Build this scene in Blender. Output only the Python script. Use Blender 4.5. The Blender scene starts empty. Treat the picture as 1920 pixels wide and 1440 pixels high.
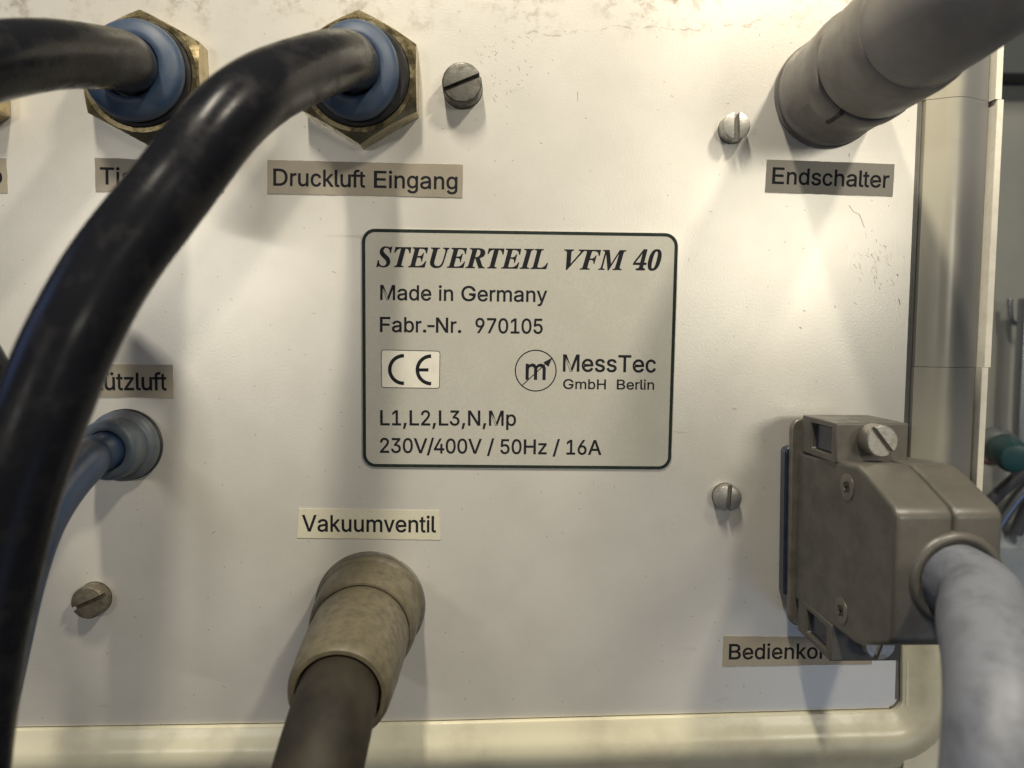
import bpy, bmesh, math, random
from mathutils import Vector, Matrix, Euler, noise
from mathutils.geometry import tessellate_polygon

S = 0.001                      # every length below is written in millimetres
random.seed(4)
scene = bpy.context.scene
COL = scene.collection

# ------------------------------------------------------------------ camera
F_PX, CAM_Z = 1400.0, 168.0
ROT = Euler((math.radians(-3.6), math.radians(-1.23), 0.0))
cam_data = bpy.data.cameras.new('camera')
cam = bpy.data.objects.new('camera', cam_data)
COL.objects.link(cam)
cam_data.sensor_width = 36.0
cam_data.lens = 36.0 * F_PX / 1920.0
cam.location = (0, 0, CAM_Z * S)
cam.rotation_euler = ROT
cam_data.clip_start = 0.002
cam_data.clip_end = 20
cam_data.dof.use_dof = True
cam_data.dof.focus_distance = CAM_Z * S * 1.0
cam_data.dof.aperture_fstop = 17.0
scene.camera = cam
ROTM = ROT.to_matrix()

def P(px, py, z=0.0):
    """the point at height z (mm, above the panel) seen at pixel px, py of the 1920 x 1440 photograph"""
    d = ROTM @ Vector(((px - 960) / F_PX, -(py - 720) / F_PX, -1.0))
    t = (z - CAM_Z) / d.z
    return Vector((d.x * t, d.y * t, z))

# ------------------------------------------------------------------ world and lamps
world = bpy.data.worlds.new('World')
scene.world = world
world.use_nodes = True
wn, wl = world.node_tree.nodes, world.node_tree.links
bg = wn['Background']
tc = wn.new('ShaderNodeTexCoord'); sep = wn.new('ShaderNodeSeparateXYZ')
ramp = wn.new('ShaderNodeValToRGB'); mp = wn.new('ShaderNodeMapRange')
wl.new(tc.outputs['Generated'], sep.inputs[0])
mp.inputs['From Min'].default_value = -1; mp.inputs['From Max'].default_value = 1
wl.new(sep.outputs['Y'], mp.inputs['Value']); wl.new(mp.outputs[0], ramp.inputs[0])
e = ramp.color_ramp.elements
e[0].position = 0.1; e[0].color = (0.50, 0.58, 0.74, 1)
e[1].position = 0.9; e[1].color = (1.0, 0.93, 0.80, 1)
wl.new(ramp.outputs[0], bg.inputs['Color'])
bg.inputs['Strength'].default_value = 0.062

def lamp(name, loc, size, power, color, target=(0, 0, 0), roll=0.0):
    ld = bpy.data.lights.new(name, 'AREA')
    ld.shape = 'RECTANGLE'; ld.size, ld.size_y = size[0] * S, size[1] * S
    ld.energy = power; ld.color = color
    o = bpy.data.objects.new(name, ld); COL.objects.link(o)
    o.location = Vector(loc) * S
    d = Vector(target) * S - o.location
    o.rotation_euler = d.to_track_quat('-Z', 'Y').to_euler()
    return o

lamp('ceiling_lamp', (-50, 400, 235), (22, 110), 1.66, (1.0, 0.91, 0.76))
lamp('side_lamp', (190, 290, 225), (26, 50), 0.96, (1.0, 0.90, 0.74))
lamp('room_lamp', (-290, 70, 600), (12, 110), 0.32, (1.0, 0.94, 0.84))
lamp('room_lamp', (290, 90, 600), (100, 150), 0.64, (1.0, 0.93, 0.79))
lamp('window_light', (380, -420, 480), (260, 260), 0.17, (0.36, 0.56, 1.0))
lamp('window_light', (-480, 190, 120), (200, 200), 0.22, (0.28, 0.45, 1.0))

scene.view_settings.view_transform = 'Standard'
scene.view_settings.look = 'None'
scene.view_settings.exposure = 0.30
scene.view_settings.gamma = 1.0

GLYPHS = {
 'A': {
  'D': [502, '219,0 96,0 96,57 215,57 254,60 288,68 318,81 354,110 379,149 390,181 397,216 399,255 397,294 390,329 379,361 354,399 320,428 275,446 221,452 93,452 93,509 225,509 273,505 315,495 353,478 385,455 412,426 433,391 449,351 458,306 462,255 458,205 449,159 433,119 411,83 384,54 351,31 312,14 268,3', '125,509 125,0 60,0 60,509'],
  'r': [259, '53,0 53,379 112,379 112,321 115,321 130,347 152,367 181,380 213,385 221,385 229,384 243,384 243,322 239,323 230,324 219,325 207,326 182,323 159,315 140,301 126,284 117,262 114,237 114,0'],
  'u': [410, '182,-5 146,-1 115,11 89,31 69,59 57,95 53,139 53,379 114,379 114,144 119,105 137,75 164,56 200,50 226,53 249,62 268,77 283,97 293,122 296,153 296,379 357,379 357,0 298,0 298,92 307,92 286,47 257,17 222,0'],
  'c': [396, '207,-8 159,-2 117,16 82,46 56,85 40,133 34,187 37,225 44,260 56,291 82,330 117,360 159,378 207,384 234,383 260,377 284,368 305,356 324,341 340,322 353,301 362,277 303,262 298,276 290,289 281,301 270,311 257,319 242,325 226,329 207,330 173,325 145,310 124,287 108,258 99,224 96,187 99,151 108,117 124,89 145,66 173,51 207,46 226,48 243,52 258,58 271,66 282,76 292,89 299,102 304,117 363,102 354,78 341,56 325,37 306,21 285,9 261,-1 235,-6'],
  'k': [381, '110,137 110,212 121,212 284,379 360,379 184,199 177,199', '53,0 53,509 114,509 114,0', '294,0 148,186 191,229 372,0'],
  'l': [189, '139,-2 101,3 74,20 58,47 53,84 53,509 114,509 114,99 115,77 120,62 130,54 146,52 154,52 160,53 165,53 170,54 181,3 172,1 162,-1 151,-2'],
  'f': [254, '228,379 228,327 6,327 6,379', '81,0 81,432 84,461 96,486 113,505 135,519 161,527 187,530 207,529 222,527 234,524 243,521 227,468 222,470 215,472 206,473 195,474 171,470 154,460 145,443 142,419 142,0'],
  't': [227, '204,379 204,327 6,327 6,379', '65,471 126,471 126,98 128,76 136,61 150,53 170,50 177,50 185,51 194,52 202,54 213,2 203,-1 192,-3 180,-4 168,-4 125,2 92,21 72,52 65,93'],
  'E': [419, '60,0 60,509 372,509 372,452 125,452 125,286 355,286 355,229 125,229 125,57 375,57 375,0'],
  'i': [167, '53,0 53,379 114,379 114,0', '84,443 67,446 54,455 44,468 41,483 44,499 54,512 67,521 84,524 100,521 114,512 123,499 126,483 123,468 114,455 100,446'],
  'n': [410, '114,227 114,0 53,0 53,379 112,379 112,287 102,287 124,332 152,362 187,379 227,384 264,380 295,369 321,349 341,321 353,285 357,240 357,0 296,0 296,235 290,275 273,304 246,323 210,329 184,326 161,317 141,303 126,283 117,257'],
  'g': [425, '207,-151 168,-148 134,-140 105,-127 82,-110 64,-91 51,-69 101,-41 110,-53 122,-66 136,-78 154,-88 178,-95 207,-97 249,-92 282,-75 304,-47 311,-6 311,68 306,68 298,56 287,41 272,28 252,16 227,8 195,5 152,10 113,27 80,53 55,90 39,136 34,191 39,246 55,293 80,332 112,361 152,378 196,384 228,382 253,373 273,360 288,346 299,331 308,319 313,319 313,379 372,379 372,-9 367,-54 350,-90 324,-117 291,-136 251,-147', '205,59 237,63 264,75 285,95 300,121 309,154 312,193 309,231 300,264 285,291 264,312 237,325 205,330 172,325 145,312 124,290 109,262 99,229 96,193 99,155 109,123 124,96 145,76 172,63'],
  'a': [389, '160,-9 126,-5 94,5 68,22 48,45 35,73 30,108 34,138 43,161 58,179 78,193 100,203 125,211 152,216 178,220 209,224 234,227 252,230 265,235 273,243 276,255 276,257 273,279 267,297 256,311 240,322 220,329 196,331 171,329 149,322 132,313 118,301 107,288 100,274 41,291 57,322 79,346 104,364 133,375 163,382 194,384 215,383 239,379 263,372 286,360 306,343 322,320 333,290 337,251 337,0 277,0 277,52 272,52 264,38 252,25 236,12 215,1 190,-6', '170,45 202,49 228,59 248,74 263,93 272,115 276,138 276,190 270,186 259,182 246,179 231,176 216,173 200,171 175,168 154,164 134,159 117,150 103,139 95,124 92,105 94,87 102,72 114,61 130,52 149,47'],
  'T': [449, '32,452 32,509 417,509 417,452 257,452 257,0 193,0 193,452'],
  's': [365, '182,-8 145,-5 112,3 84,18 62,38 45,63 36,94 94,107 105,79 124,60 150,49 181,45 217,50 244,62 262,81 268,103 265,121 254,136 237,147 212,155 149,170 104,186 72,208 53,237 47,274 51,305 65,332 87,354 115,370 149,381 187,384 223,381 254,372 279,358 299,339 314,316 324,290 268,277 258,298 243,316 219,328 187,333 156,329 131,317 114,299 109,277 112,258 124,243 144,232 172,223 229,209 275,194 306,171 325,142 331,107 326,75 312,47 290,24 260,6 223,-5'],
  'ü': [410, '182,-5 146,-1 115,11 89,31 69,59 57,95 53,139 53,379 114,379 114,144 119,105 137,75 164,56 200,50 226,53 249,62 268,77 283,97 293,122 296,153 296,379 357,379 357,0 298,0 298,92 307,92 286,47 257,17 222,0', '277,443 261,446 248,455 239,468 236,483 239,499 248,512 261,520 277,523 292,520 305,512 314,499 317,483 314,468 305,455 292,446', '133,443 118,446 104,455 96,468 93,483 96,499 104,512 118,520 133,523 149,520 162,512 170,499 173,483 170,468 162,455 149,446'],
  'z': [380, '42,0 42,46 254,320 254,323 48,323 48,379 333,379 333,331 126,60 126,56 339,56 339,0'],
  'e': [404, '212,-8 161,-2 117,16 82,46 56,85 40,132 34,187 36,224 44,258 55,290 81,329 115,359 157,378 205,384 236,382 266,374 294,361 319,341 341,315 357,282 368,242 371,194 371,169 75,169 75,221 338,221 310,202 307,237 298,269 283,294 263,314 237,326 205,330 173,326 146,313 125,294 109,270 99,241 96,211 96,178 100,139 110,106 128,80 151,61 179,50 212,46 234,48 254,53 271,61 285,73 297,88 306,105 365,91 353,63 335,39 311,19 283,4 249,-5'],
  'd': [424, '195,-8 151,-2 111,16 79,45 55,84 43,116 36,151 34,189 36,227 43,261 55,293 79,332 112,361 151,378 196,384 228,381 253,373 272,360 287,346 298,331 306,319 311,319 311,509 372,509 372,0 313,0 313,59 307,59 298,46 287,31 272,17 252,4 227,-5', '205,47 236,51 263,65 284,86 299,115 309,150 312,189 309,229 300,263 284,291 263,312 237,325 205,330 172,325 145,311 124,290 108,261 99,227 96,189 99,151 109,117 124,88 145,66 172,51'],
  'h': [410, '114,227 114,0 53,0 53,509 114,509 114,287 102,287 124,332 152,362 187,379 227,384 264,380 295,369 321,349 341,321 353,285 357,240 357,0 296,0 296,235 290,275 273,304 246,323 210,329 184,326 161,317 141,303 126,283 117,257'],
  'o': [415, '207,-8 159,-2 117,16 82,46 56,85 40,133 34,187 37,225 44,260 56,291 82,330 117,360 159,378 207,384 256,378 299,360 333,330 359,291 371,260 379,225 381,187 376,133 359,85 333,46 299,16 256,-2', '207,46 242,51 270,66 292,89 307,117 316,151 319,187 316,224 307,258 292,287 270,310 242,325 207,330 173,325 145,310 124,287 108,258 99,224 96,187 99,151 108,117 124,89 145,66 173,51'],
  'b': [424, '229,-8 198,-5 172,4 153,17 138,31 127,46 118,59 112,59 112,0 53,0 53,509 114,509 114,319 118,319 127,331 137,346 152,360 171,373 197,381 229,384 274,378 313,361 345,332 370,293 381,261 388,227 390,189 388,151 381,116 370,84 346,45 313,16 274,-2', '220,47 253,51 279,66 301,88 316,117 325,151 328,189 325,227 316,261 301,290 280,311 253,325 220,330 188,325 161,312 140,291 125,263 116,229 113,189 116,150 125,115 140,86 162,65 188,51'],
  'S': [447, '224,-9 172,-4 128,9 91,31 64,60 46,96 38,137 104,137 110,110 123,88 142,71 166,59 194,52 224,49 257,52 286,60 311,74 329,92 341,114 346,139 342,161 332,179 316,193 296,205 272,214 245,222 184,239 145,253 112,269 86,289 60,326 52,372 58,413 75,448 102,476 138,498 180,511 227,516 275,511 316,498 351,476 377,449 394,415 401,378 337,378 326,412 302,437 267,453 225,459 194,456 167,448 145,435 129,418 118,398 115,376 119,352 131,334 148,319 169,308 191,300 212,293 264,279 287,272 312,264 336,252 359,238 379,220 395,198 405,171 408,139 403,99 386,64 360,34 323,11 278,-4'],
  'V': [480, '204,0 16,509 84,509 192,206 203,176 215,137 225,106 236,71 248,31 235,31 247,71 257,107 267,138 279,176 290,206 395,509 463,509 278,0'],
  'm': [610, '53,0 53,379 112,379 112,295 108,295 118,323 132,346 151,363 172,376 195,384 219,386 257,380 287,361 309,331 321,295 312,295 322,321 337,343 357,361 381,375 407,383 437,386 468,383 497,372 522,354 541,328 553,296 557,255 557,0 496,0 496,254 490,289 473,313 447,326 419,330 395,328 374,320 358,307 345,290 338,270 335,247 335,0 274,0 274,260 269,288 253,311 229,326 199,330 178,328 158,320 140,307 126,289 117,266 114,238 114,0'],
  'v': [389, '163,0 17,379 84,379 165,155 177,121 187,87 196,53 206,21 184,21 194,53 203,87 213,121 224,155 305,379 371,379 226,0'],
  'B': [456, '60,0 60,509 241,509 289,504 329,491 359,469 381,442 394,410 398,374 395,344 387,320 373,301 356,286 336,275 315,267 315,262 339,257 363,245 385,227 402,203 414,173 418,136 413,100 400,67 377,39 344,18 301,4 247,0', '125,57 245,57 296,63 330,80 349,105 355,137 352,161 342,184 327,203 306,218 279,228 248,231 125,231', '125,285 238,285 265,288 288,296 308,309 323,326 333,348 336,372 330,403 313,429 283,446 240,452 125,452'],
  'M': [628, '60,0 60,509 152,509 277,187 282,174 287,159 299,123 305,103 311,84 317,65 322,49 307,49 318,83 330,121 336,140 342,158 348,174 352,187 476,509 568,509 568,0 504,0 504,291 504,327 505,347 505,369 506,413 507,457 513,457 505,433 498,409 482,363 474,341 467,322 461,305 456,291 342,0 286,0 170,291 165,304 159,321 145,361 137,384 129,408 121,432 112,457 119,457 120,416 121,372 122,328 122,309 122,291 122,0'],
  'G': [520, '269,-7 225,-3 185,7 149,25 118,49 91,79 69,116 53,157 43,203 40,254 43,305 53,352 69,393 91,429 117,459 149,484 184,501 223,512 265,516 304,513 340,504 374,489 403,469 429,445 449,416 465,384 474,349 408,349 399,372 387,393 373,411 356,427 337,439 315,448 291,454 265,456 222,450 183,432 150,404 125,364 113,332 106,295 103,254 106,213 113,177 125,145 151,105 184,76 224,59 269,53 309,57 345,71 374,93 396,123 410,160 415,202 434,199 283,199 283,256 478,256 478,200 475,160 466,124 451,91 419,50 377,19 344,5 308,-4'],
  'y': [389, '47,-139 61,-86 71,-87 88,-90 104,-89 118,-84 130,-74 141,-58 151,-36 163,-1 17,379 84,379 165,155 177,121 187,87 196,53 206,21 184,21 193,53 202,87 212,121 224,155 305,379 371,379 204,-58 191,-85 177,-107 159,-124 139,-136 117,-143 91,-145 77,-145 65,-143 54,-141'],
  'F': [410, '60,0 60,509 369,509 369,452 125,452 125,278 346,278 346,221 125,221 125,0'],
  '.': [188, '95,-4 78,-1 63,9 53,24 50,41 53,59 63,73 78,83 95,87 113,83 128,73 138,59 141,41 138,24 128,9 113,-1'],
  '-': [453, '337,244 337,188 114,188 114,244'],
  'N': [523, '60,0 60,509 136,509 343,183 352,169 363,151 375,130 388,107 401,82 414,55 405,54 402,81 401,108 400,134 399,157 399,195 399,509 463,509 463,0 387,0 202,290 190,310 177,331 164,354 148,381 108,452 119,454 122,384 123,354 124,328 125,307 125,291 125,0'],
  '0': [453, '227,-7 174,1 130,24 105,48 85,77 69,113 57,155 50,202 48,254 50,306 57,353 69,395 85,431 106,461 130,484 174,508 227,516 279,508 323,484 348,461 368,431 384,395 396,353 403,306 405,254 403,202 396,155 384,113 368,77 348,48 323,24 279,1', '227,50 261,56 290,74 313,103 330,144 338,176 342,213 344,254 342,295 338,332 330,365 313,405 290,435 261,453 227,460 192,453 163,435 140,405 123,365 115,332 111,295 109,254 111,213 115,176 123,144 140,103 163,74 192,56'],
  '1': [453, '76,0 76,55 391,55 391,0', '276,509 276,0 212,0 212,448 209,448 86,358 86,427 198,509'],
  '2': [453, '64,0 64,47 234,229 261,257 282,282 299,305 311,327 318,348 320,371 317,397 308,419 293,436 273,449 250,457 224,460 196,457 172,447 153,433 139,413 130,390 127,362 66,362 71,405 86,442 111,473 143,496 182,511 225,516 268,511 306,497 337,474 361,445 376,411 381,372 378,345 371,318 357,290 336,259 306,223 267,180 153,60 153,57 389,57 389,0'],
  '3': [453, '218,-7 173,-3 133,10 98,30 70,57 52,91 44,132 109,132 115,107 126,87 144,71 165,59 191,52 219,50 248,53 275,61 297,74 315,93 325,116 329,145 326,172 316,196 299,217 275,234 242,244 201,248 157,248 157,299 288,448 288,452 70,452 70,509 372,509 372,461 211,278 211,289 264,288 308,276 344,253 371,222 387,186 393,145 387,103 370,66 344,36 309,12 266,-2'],
  '4': [453, '40,105 40,158 247,509 311,509 109,166 109,163 413,163 413,105', '282,0 282,121 282,146 282,318 343,318 343,0'],
  '5': [453, '221,-7 178,-2 140,11 108,32 83,60 66,93 60,130 122,130 127,108 138,89 154,73 173,60 196,52 221,50 250,53 276,64 298,82 314,104 324,131 328,162 324,193 314,221 297,244 275,262 248,273 218,277 192,275 167,268 145,258 128,246 67,253 96,509 366,509 366,452 151,452 134,301 136,301 155,315 178,325 203,331 229,334 263,330 294,321 321,306 345,285 364,260 379,231 388,199 391,163 385,117 369,76 343,41 309,15 268,-1'],
  '6': [453, '226,-7 182,-1 142,15 109,40 84,74 69,115 64,162 68,199 80,239 93,268 112,302 137,340 252,509 322,509 151,261 145,261 154,275 165,288 179,299 196,307 214,312 235,314 278,309 316,295 346,271 370,240 384,201 389,157 384,112 368,73 343,39 310,14 271,-2', '226,48 254,52 279,63 299,79 314,101 324,128 327,157 324,187 314,213 299,235 279,251 254,262 226,265 198,262 174,252 153,235 138,214 128,188 125,158 128,128 138,102 153,79 174,63 198,52'],
  '7': [453, '97,0 323,448 323,452 62,452 62,509 391,509 391,449 165,0'],
  '8': [453, '226,-7 178,-2 136,11 101,33 74,62 57,96 52,135 55,166 65,195 81,220 101,241 125,256 153,265 153,267 119,282 93,308 76,342 70,380 75,417 90,450 114,477 146,498 184,511 226,516 269,511 306,498 337,477 361,450 377,417 382,380 376,342 359,308 333,282 300,267 300,265 327,256 351,241 372,220 387,195 397,166 401,135 395,96 378,62 352,33 317,11 275,-2', '226,49 258,52 285,60 307,74 323,91 333,113 337,139 333,165 322,189 305,208 283,223 256,232 226,235 196,232 169,223 147,208 130,189 119,165 115,139 119,113 129,91 145,74 167,60 195,52', '226,290 252,292 274,300 293,313 307,330 316,351 319,376 316,399 308,420 294,437 275,449 252,457 226,460 200,457 177,449 159,437 145,420 136,399 133,376 136,351 145,330 159,313 178,300 201,292'],
  '9': [453, '226,516 271,510 310,494 343,468 368,434 384,393 389,347 385,309 373,270 359,240 340,207 315,168 200,0 130,0 301,248 307,248 299,234 287,221 273,210 257,202 238,196 218,195 175,199 137,214 106,237 83,269 68,307 64,352 69,397 85,436 110,469 143,494 182,510', '226,460 199,457 174,446 154,429 138,407 129,381 125,352 129,322 138,295 154,274 174,257 199,247 226,243 254,247 279,257 299,273 314,295 324,321 327,350 324,381 314,407 299,429 279,446 254,457'],
  'L': [393, '60,0 60,509 125,509 125,57 361,57 361,0'],
  'H': [517, '60,0 60,509 125,509 125,289 392,289 392,509 457,509 457,0 392,0 392,232 125,232 125,0'],
  'p': [424, '53,-143 53,379 112,379 112,319 118,319 126,331 137,346 152,360 171,373 197,381 229,384 274,378 313,361 345,332 370,293 381,261 388,227 390,189 388,151 381,116 370,84 346,45 313,16 274,-2 229,-8 198,-5 173,4 153,17 138,31 127,46 118,59 114,59 114,-143', '220,47 253,51 279,66 301,88 316,117 325,151 328,189 325,227 316,261 301,290 280,311 253,325 220,330 188,325 161,312 140,291 125,263 116,229 113,189 116,150 125,115 140,86 162,65 188,51'],
  ',': [188, '38,-119 68,71 137,71 84,-119'],
  '/': [249, '235,533 71,-76 14,-76 178,533'],
  'A': [480, '16,0 201,509 276,509 463,0 395,0 287,302 276,334 264,372 255,402 244,438 232,478 245,478 233,437 222,402 213,371 201,333 191,302 85,0', '110,142 110,199 370,199 370,142'],
  'j': [167, '53,379 114,379 114,-30 111,-63 102,-90 86,-113 65,-129 37,-139 4,-143 -10,-143 -10,-87 2,-87 25,-83 40,-72 50,-54 53,-29', '83,443 67,446 53,455 44,468 41,483 44,499 53,512 67,521 83,524 100,521 114,512 123,499 126,483 123,468 114,455 100,446'],
  'P': [445, '60,0 60,509 235,509 289,503 332,487 366,462 390,430 404,391 409,348 404,304 390,265 366,233 332,207 289,191 235,186 109,186 109,242 233,242 269,246 297,256 318,272 333,294 342,319 344,348 342,376 333,402 318,423 297,439 268,449 232,452 125,452 125,0'],
 },
 'S': {
  'S': [369, '154,-11 111,-6 58,10 48,13 38,14 30,13 24,9 17,2 9,-7 -9,-7 26,144 45,144 45,140 51,84 71,45 102,21 145,13 167,16 187,25 204,39 217,56 225,76 228,97 225,117 218,134 206,152 190,170 168,191 142,214 117,238 98,258 85,277 76,295 71,314 70,336 74,371 88,401 109,427 137,446 171,459 208,463 227,462 248,458 271,453 296,445 305,443 312,442 328,447 342,461 360,461 328,322 308,322 309,326 309,330 309,337 306,366 298,390 284,411 267,426 247,436 224,439 197,434 174,419 158,396 153,368 156,349 166,331 180,313 197,295 208,285 219,274 242,254 271,225 293,195 307,162 312,126 307,86 293,53 270,25 239,5 200,-7'],
  'T': [403, '44,0 44,17 68,20 86,27 98,40 107,60 205,427 194,427 156,421 120,402 88,371 64,330 47,330 72,451 437,451 418,322 399,322 386,380 357,415 311,426 306,426 208,63 205,54 205,46 208,33 216,25 230,20 253,17 253,0'],
  'E': [441, '-34,0 -34,15 -15,17 0,20 12,28 22,41 31,59 39,85 115,369 117,378 119,387 120,394 120,401 118,416 109,426 95,431 73,435 73,451 432,451 407,324 388,324 388,330 381,376 360,407 323,424 269,429 253,429 242,427 234,423 229,418 224,409 220,398 181,251 200,251 232,252 257,257 277,266 293,280 307,298 320,322 336,322 289,136 274,136 275,143 275,149 275,163 270,193 256,213 231,224 194,228 185,228 180,228 175,227 134,73 130,56 128,48 128,44 130,34 137,28 150,24 173,23 218,25 256,33 289,47 319,69 346,98 372,136 389,136 350,0'],
  'U': [478, '193,-11 149,-8 112,3 82,21 53,60 43,108 46,138 56,179 110,377 112,385 113,392 115,398 115,403 112,419 104,428 89,433 66,436 66,451 273,451 273,435 255,434 240,430 229,424 220,413 213,397 206,376 145,152 139,123 136,98 142,70 158,47 183,32 215,28 246,31 274,42 298,62 320,93 333,121 347,154 359,194 396,320 407,364 410,394 397,422 357,435 357,451 495,451 495,434 476,428 461,416 448,392 433,349 377,160 364,120 350,86 334,58 307,26 275,4 238,-7'],
  'R': [429, '-34,0 -34,15 -15,17 0,20 12,28 22,41 31,59 39,85 115,369 117,378 119,387 120,394 120,401 118,416 109,426 95,431 73,435 73,451 253,451 304,448 345,440 376,426 405,395 415,350 407,310 382,276 357,257 325,242 286,231 343,61 352,40 364,28 380,21 400,17 400,0 266,0 194,222 173,222 136,82 131,62 130,47 132,33 141,24 155,18 177,15 177,0', '197,245 246,253 282,278 305,316 313,364 298,413 253,429 240,428 232,424 226,415 221,399 179,246 184,245 188,245'],
  'I': [249, '-34,0 -34,15 -15,17 0,20 12,28 22,41 31,59 39,85 115,369 117,378 119,387 120,395 120,404 108,426 73,435 73,451 283,451 283,435 263,433 247,428 236,421 227,410 220,393 211,365 135,82 130,62 129,47 141,24 177,15 177,0'],
  'L': [425, '-34,0 -34,15 -15,17 0,20 12,28 22,41 31,59 39,85 115,369 119,387 120,401 117,416 109,426 94,432 73,435 73,451 283,451 283,435 264,433 248,429 236,421 227,408 219,390 211,365 136,83 130,56 128,42 132,33 142,28 151,26 161,25 174,24 188,24 230,26 266,35 298,50 326,71 350,99 371,134 393,134 351,0'],
  'V': [399, '67,-11 85,368 82,396 71,416 53,429 28,435 28,451 230,451 230,433 209,431 195,426 186,419 181,409 179,402 178,393 177,380 175,365 164,123 353,358 365,373 374,385 380,398 381,412 371,428 340,434 340,451 479,451 479,433 476,433 457,429 441,419 425,403 407,382 88,-11'],
  'F': [410, '-34,0 -34,15 -15,17 0,20 12,28 22,41 31,59 39,85 115,369 117,378 119,387 120,395 120,404 117,417 109,426 94,432 73,435 73,451 426,451 400,323 381,323 381,332 374,376 353,406 316,423 262,428 244,427 234,422 227,412 221,396 181,248 187,247 191,247 201,247 241,252 272,265 296,287 313,320 330,320 283,135 269,135 269,141 269,147 269,158 267,183 261,201 249,214 231,221 207,225 175,226 136,82 131,62 130,47 132,34 140,24 155,18 177,15 177,0'],
  'M': [587, '188,-11 144,363 69,82 64,62 62,47 65,33 74,24 88,18 109,15 109,0 -35,0 -35,15 -16,17 -1,20 11,28 21,41 29,59 38,85 113,369 118,387 119,403 116,417 108,426 93,432 72,435 72,451 224,451 263,132 469,451 622,451 622,435 603,433 587,429 575,421 566,409 558,391 549,365 473,82 471,73 469,64 468,56 468,47 480,24 516,15 516,0 305,0 305,15 325,17 340,21 352,29 361,40 364,48 368,57 373,70 377,85 453,374 207,-11'],
  '4': [375, '121,0 121,36 140,36 161,38 179,44 191,58 195,84 195,125 9,125 9,166 199,480 293,480 293,169 363,169 363,125 293,125 293,84 297,58 309,44 327,38 348,36 357,36 357,0', '56,169 195,169 195,287 195,317 196,351 197,384 199,416 195,406 189,394 182,380 174,366 158,338 151,327 146,319'],
  '0': [375, '188,-7 133,1 91,24 60,61 39,111 30,150 25,193 23,241 25,289 30,332 39,371 60,420 91,456 133,479 189,486 242,479 283,456 314,419 336,370 345,331 351,288 353,240 351,193 345,150 336,110 314,61 283,24 241,1', '188,37 219,50 237,91 243,131 247,181 248,240 247,300 243,349 237,390 219,429 189,443 157,429 139,390 132,349 128,300 127,240 128,181 132,131 139,91 157,50'],
 },
}
# ------------------------------------------------------------------ materials
def mat(name, col, rough=0.5, metal=0.0, col2=None, nscale=300, ndetail=6, namt=0.6, bump=0.0, bscale=2500,
        bdist=0.05, spec=0.5, coat=0.0, rvar=0.0, stretch=None, ramp=(0.4, 0.65)):
    m = bpy.data.materials.new(name); m.use_nodes = True
    n, l = m.node_tree.nodes, m.node_tree.links
    b = n['Principled BSDF']
    b.inputs['Base Color'].default_value = (*col, 1)
    b.inputs['Roughness'].default_value = rough
    b.inputs['Metallic'].default_value = metal
    b.inputs['Specular IOR Level'].default_value = spec
    b.inputs['Coat Weight'].default_value = coat
    tc = n.new('ShaderNodeTexCoord')
    vec = tc.outputs['Object']
    if stretch:
        mpg = n.new('ShaderNodeMapping'); mpg.inputs['Scale'].default_value = stretch
        l.new(vec, mpg.inputs[0]); vec = mpg.outputs[0]
    nz = n.new('ShaderNodeTexNoise'); nz.inputs['Scale'].default_value = nscale; nz.inputs['Detail'].default_value = ndetail
    nz.inputs['Roughness'].default_value = 0.62
    l.new(vec, nz.inputs['Vector'])
    rp = n.new('ShaderNodeMapRange'); rp.inputs['From Min'].default_value = ramp[0]; rp.inputs['From Max'].default_value = ramp[1]
    l.new(nz.outputs['Fac'], rp.inputs['Value'])
    m['_'] = 1
    out = None
    if col2:
        mx = n.new('ShaderNodeMix'); mx.data_type = 'RGBA'
        mx.inputs[6].default_value = (*col, 1); mx.inputs[7].default_value = (*col2, 1)
        ml = n.new('ShaderNodeMath'); ml.operation = 'MULTIPLY'; ml.inputs[1].default_value = namt
        l.new(rp.outputs[0], ml.inputs[0]); l.new(ml.outputs[0], mx.inputs[0])
        l.new(mx.outputs[2], b.inputs['Base Color']); out = mx.outputs[2]
    if rvar:
        mr = n.new('ShaderNodeMapRange'); mr.inputs['To Min'].default_value = max(0.03, rough - rvar); mr.inputs['To Max'].default_value = rough + rvar
        l.new(rp.outputs[0], mr.inputs['Value']); l.new(mr.outputs[0], b.inputs['Roughness'])
    if bump:
        nb = n.new('ShaderNodeTexNoise'); nb.inputs['Scale'].default_value = bscale; nb.inputs['Detail'].default_value = 3
        l.new(vec, nb.inputs['Vector'])
        bp = n.new('ShaderNodeBump'); bp.inputs['Strength'].default_value = bump; bp.inputs['Distance'].default_value = bdist * S
        l.new(nb.outputs['Fac'], bp.inputs['Height']); l.new(bp.outputs[0], b.inputs['Normal'])
    del m['_']
    return m

def math_node(n, l, op, a, b=None, clamp=False):
    m = n.new('ShaderNodeMath'); m.operation = op; m.use_clamp = clamp
    for i, v in enumerate((a, b)):
        if v is None: continue
        if isinstance(v, (int, float)): m.inputs[i].default_value = v
        else: l.new(v, m.inputs[i])
    return m.outputs[0]

def smooth(n, l, v, lo, hi):
    r = n.new('ShaderNodeMapRange'); r.interpolation_type = 'SMOOTHSTEP'
    r.inputs['From Min'].default_value = lo; r.inputs['From Max'].default_value = hi
    l.new(v, r.inputs['Value']); return r.outputs[0]

def noise_node(n, l, vec, scale, detail=4, rough=0.55):
    z = n.new('ShaderNodeTexNoise'); z.inputs['Scale'].default_value = scale; z.inputs['Detail'].default_value = detail
    z.inputs['Roughness'].default_value = rough
    l.new(vec, z.inputs['Vector']); return z.outputs['Fac']

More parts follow.
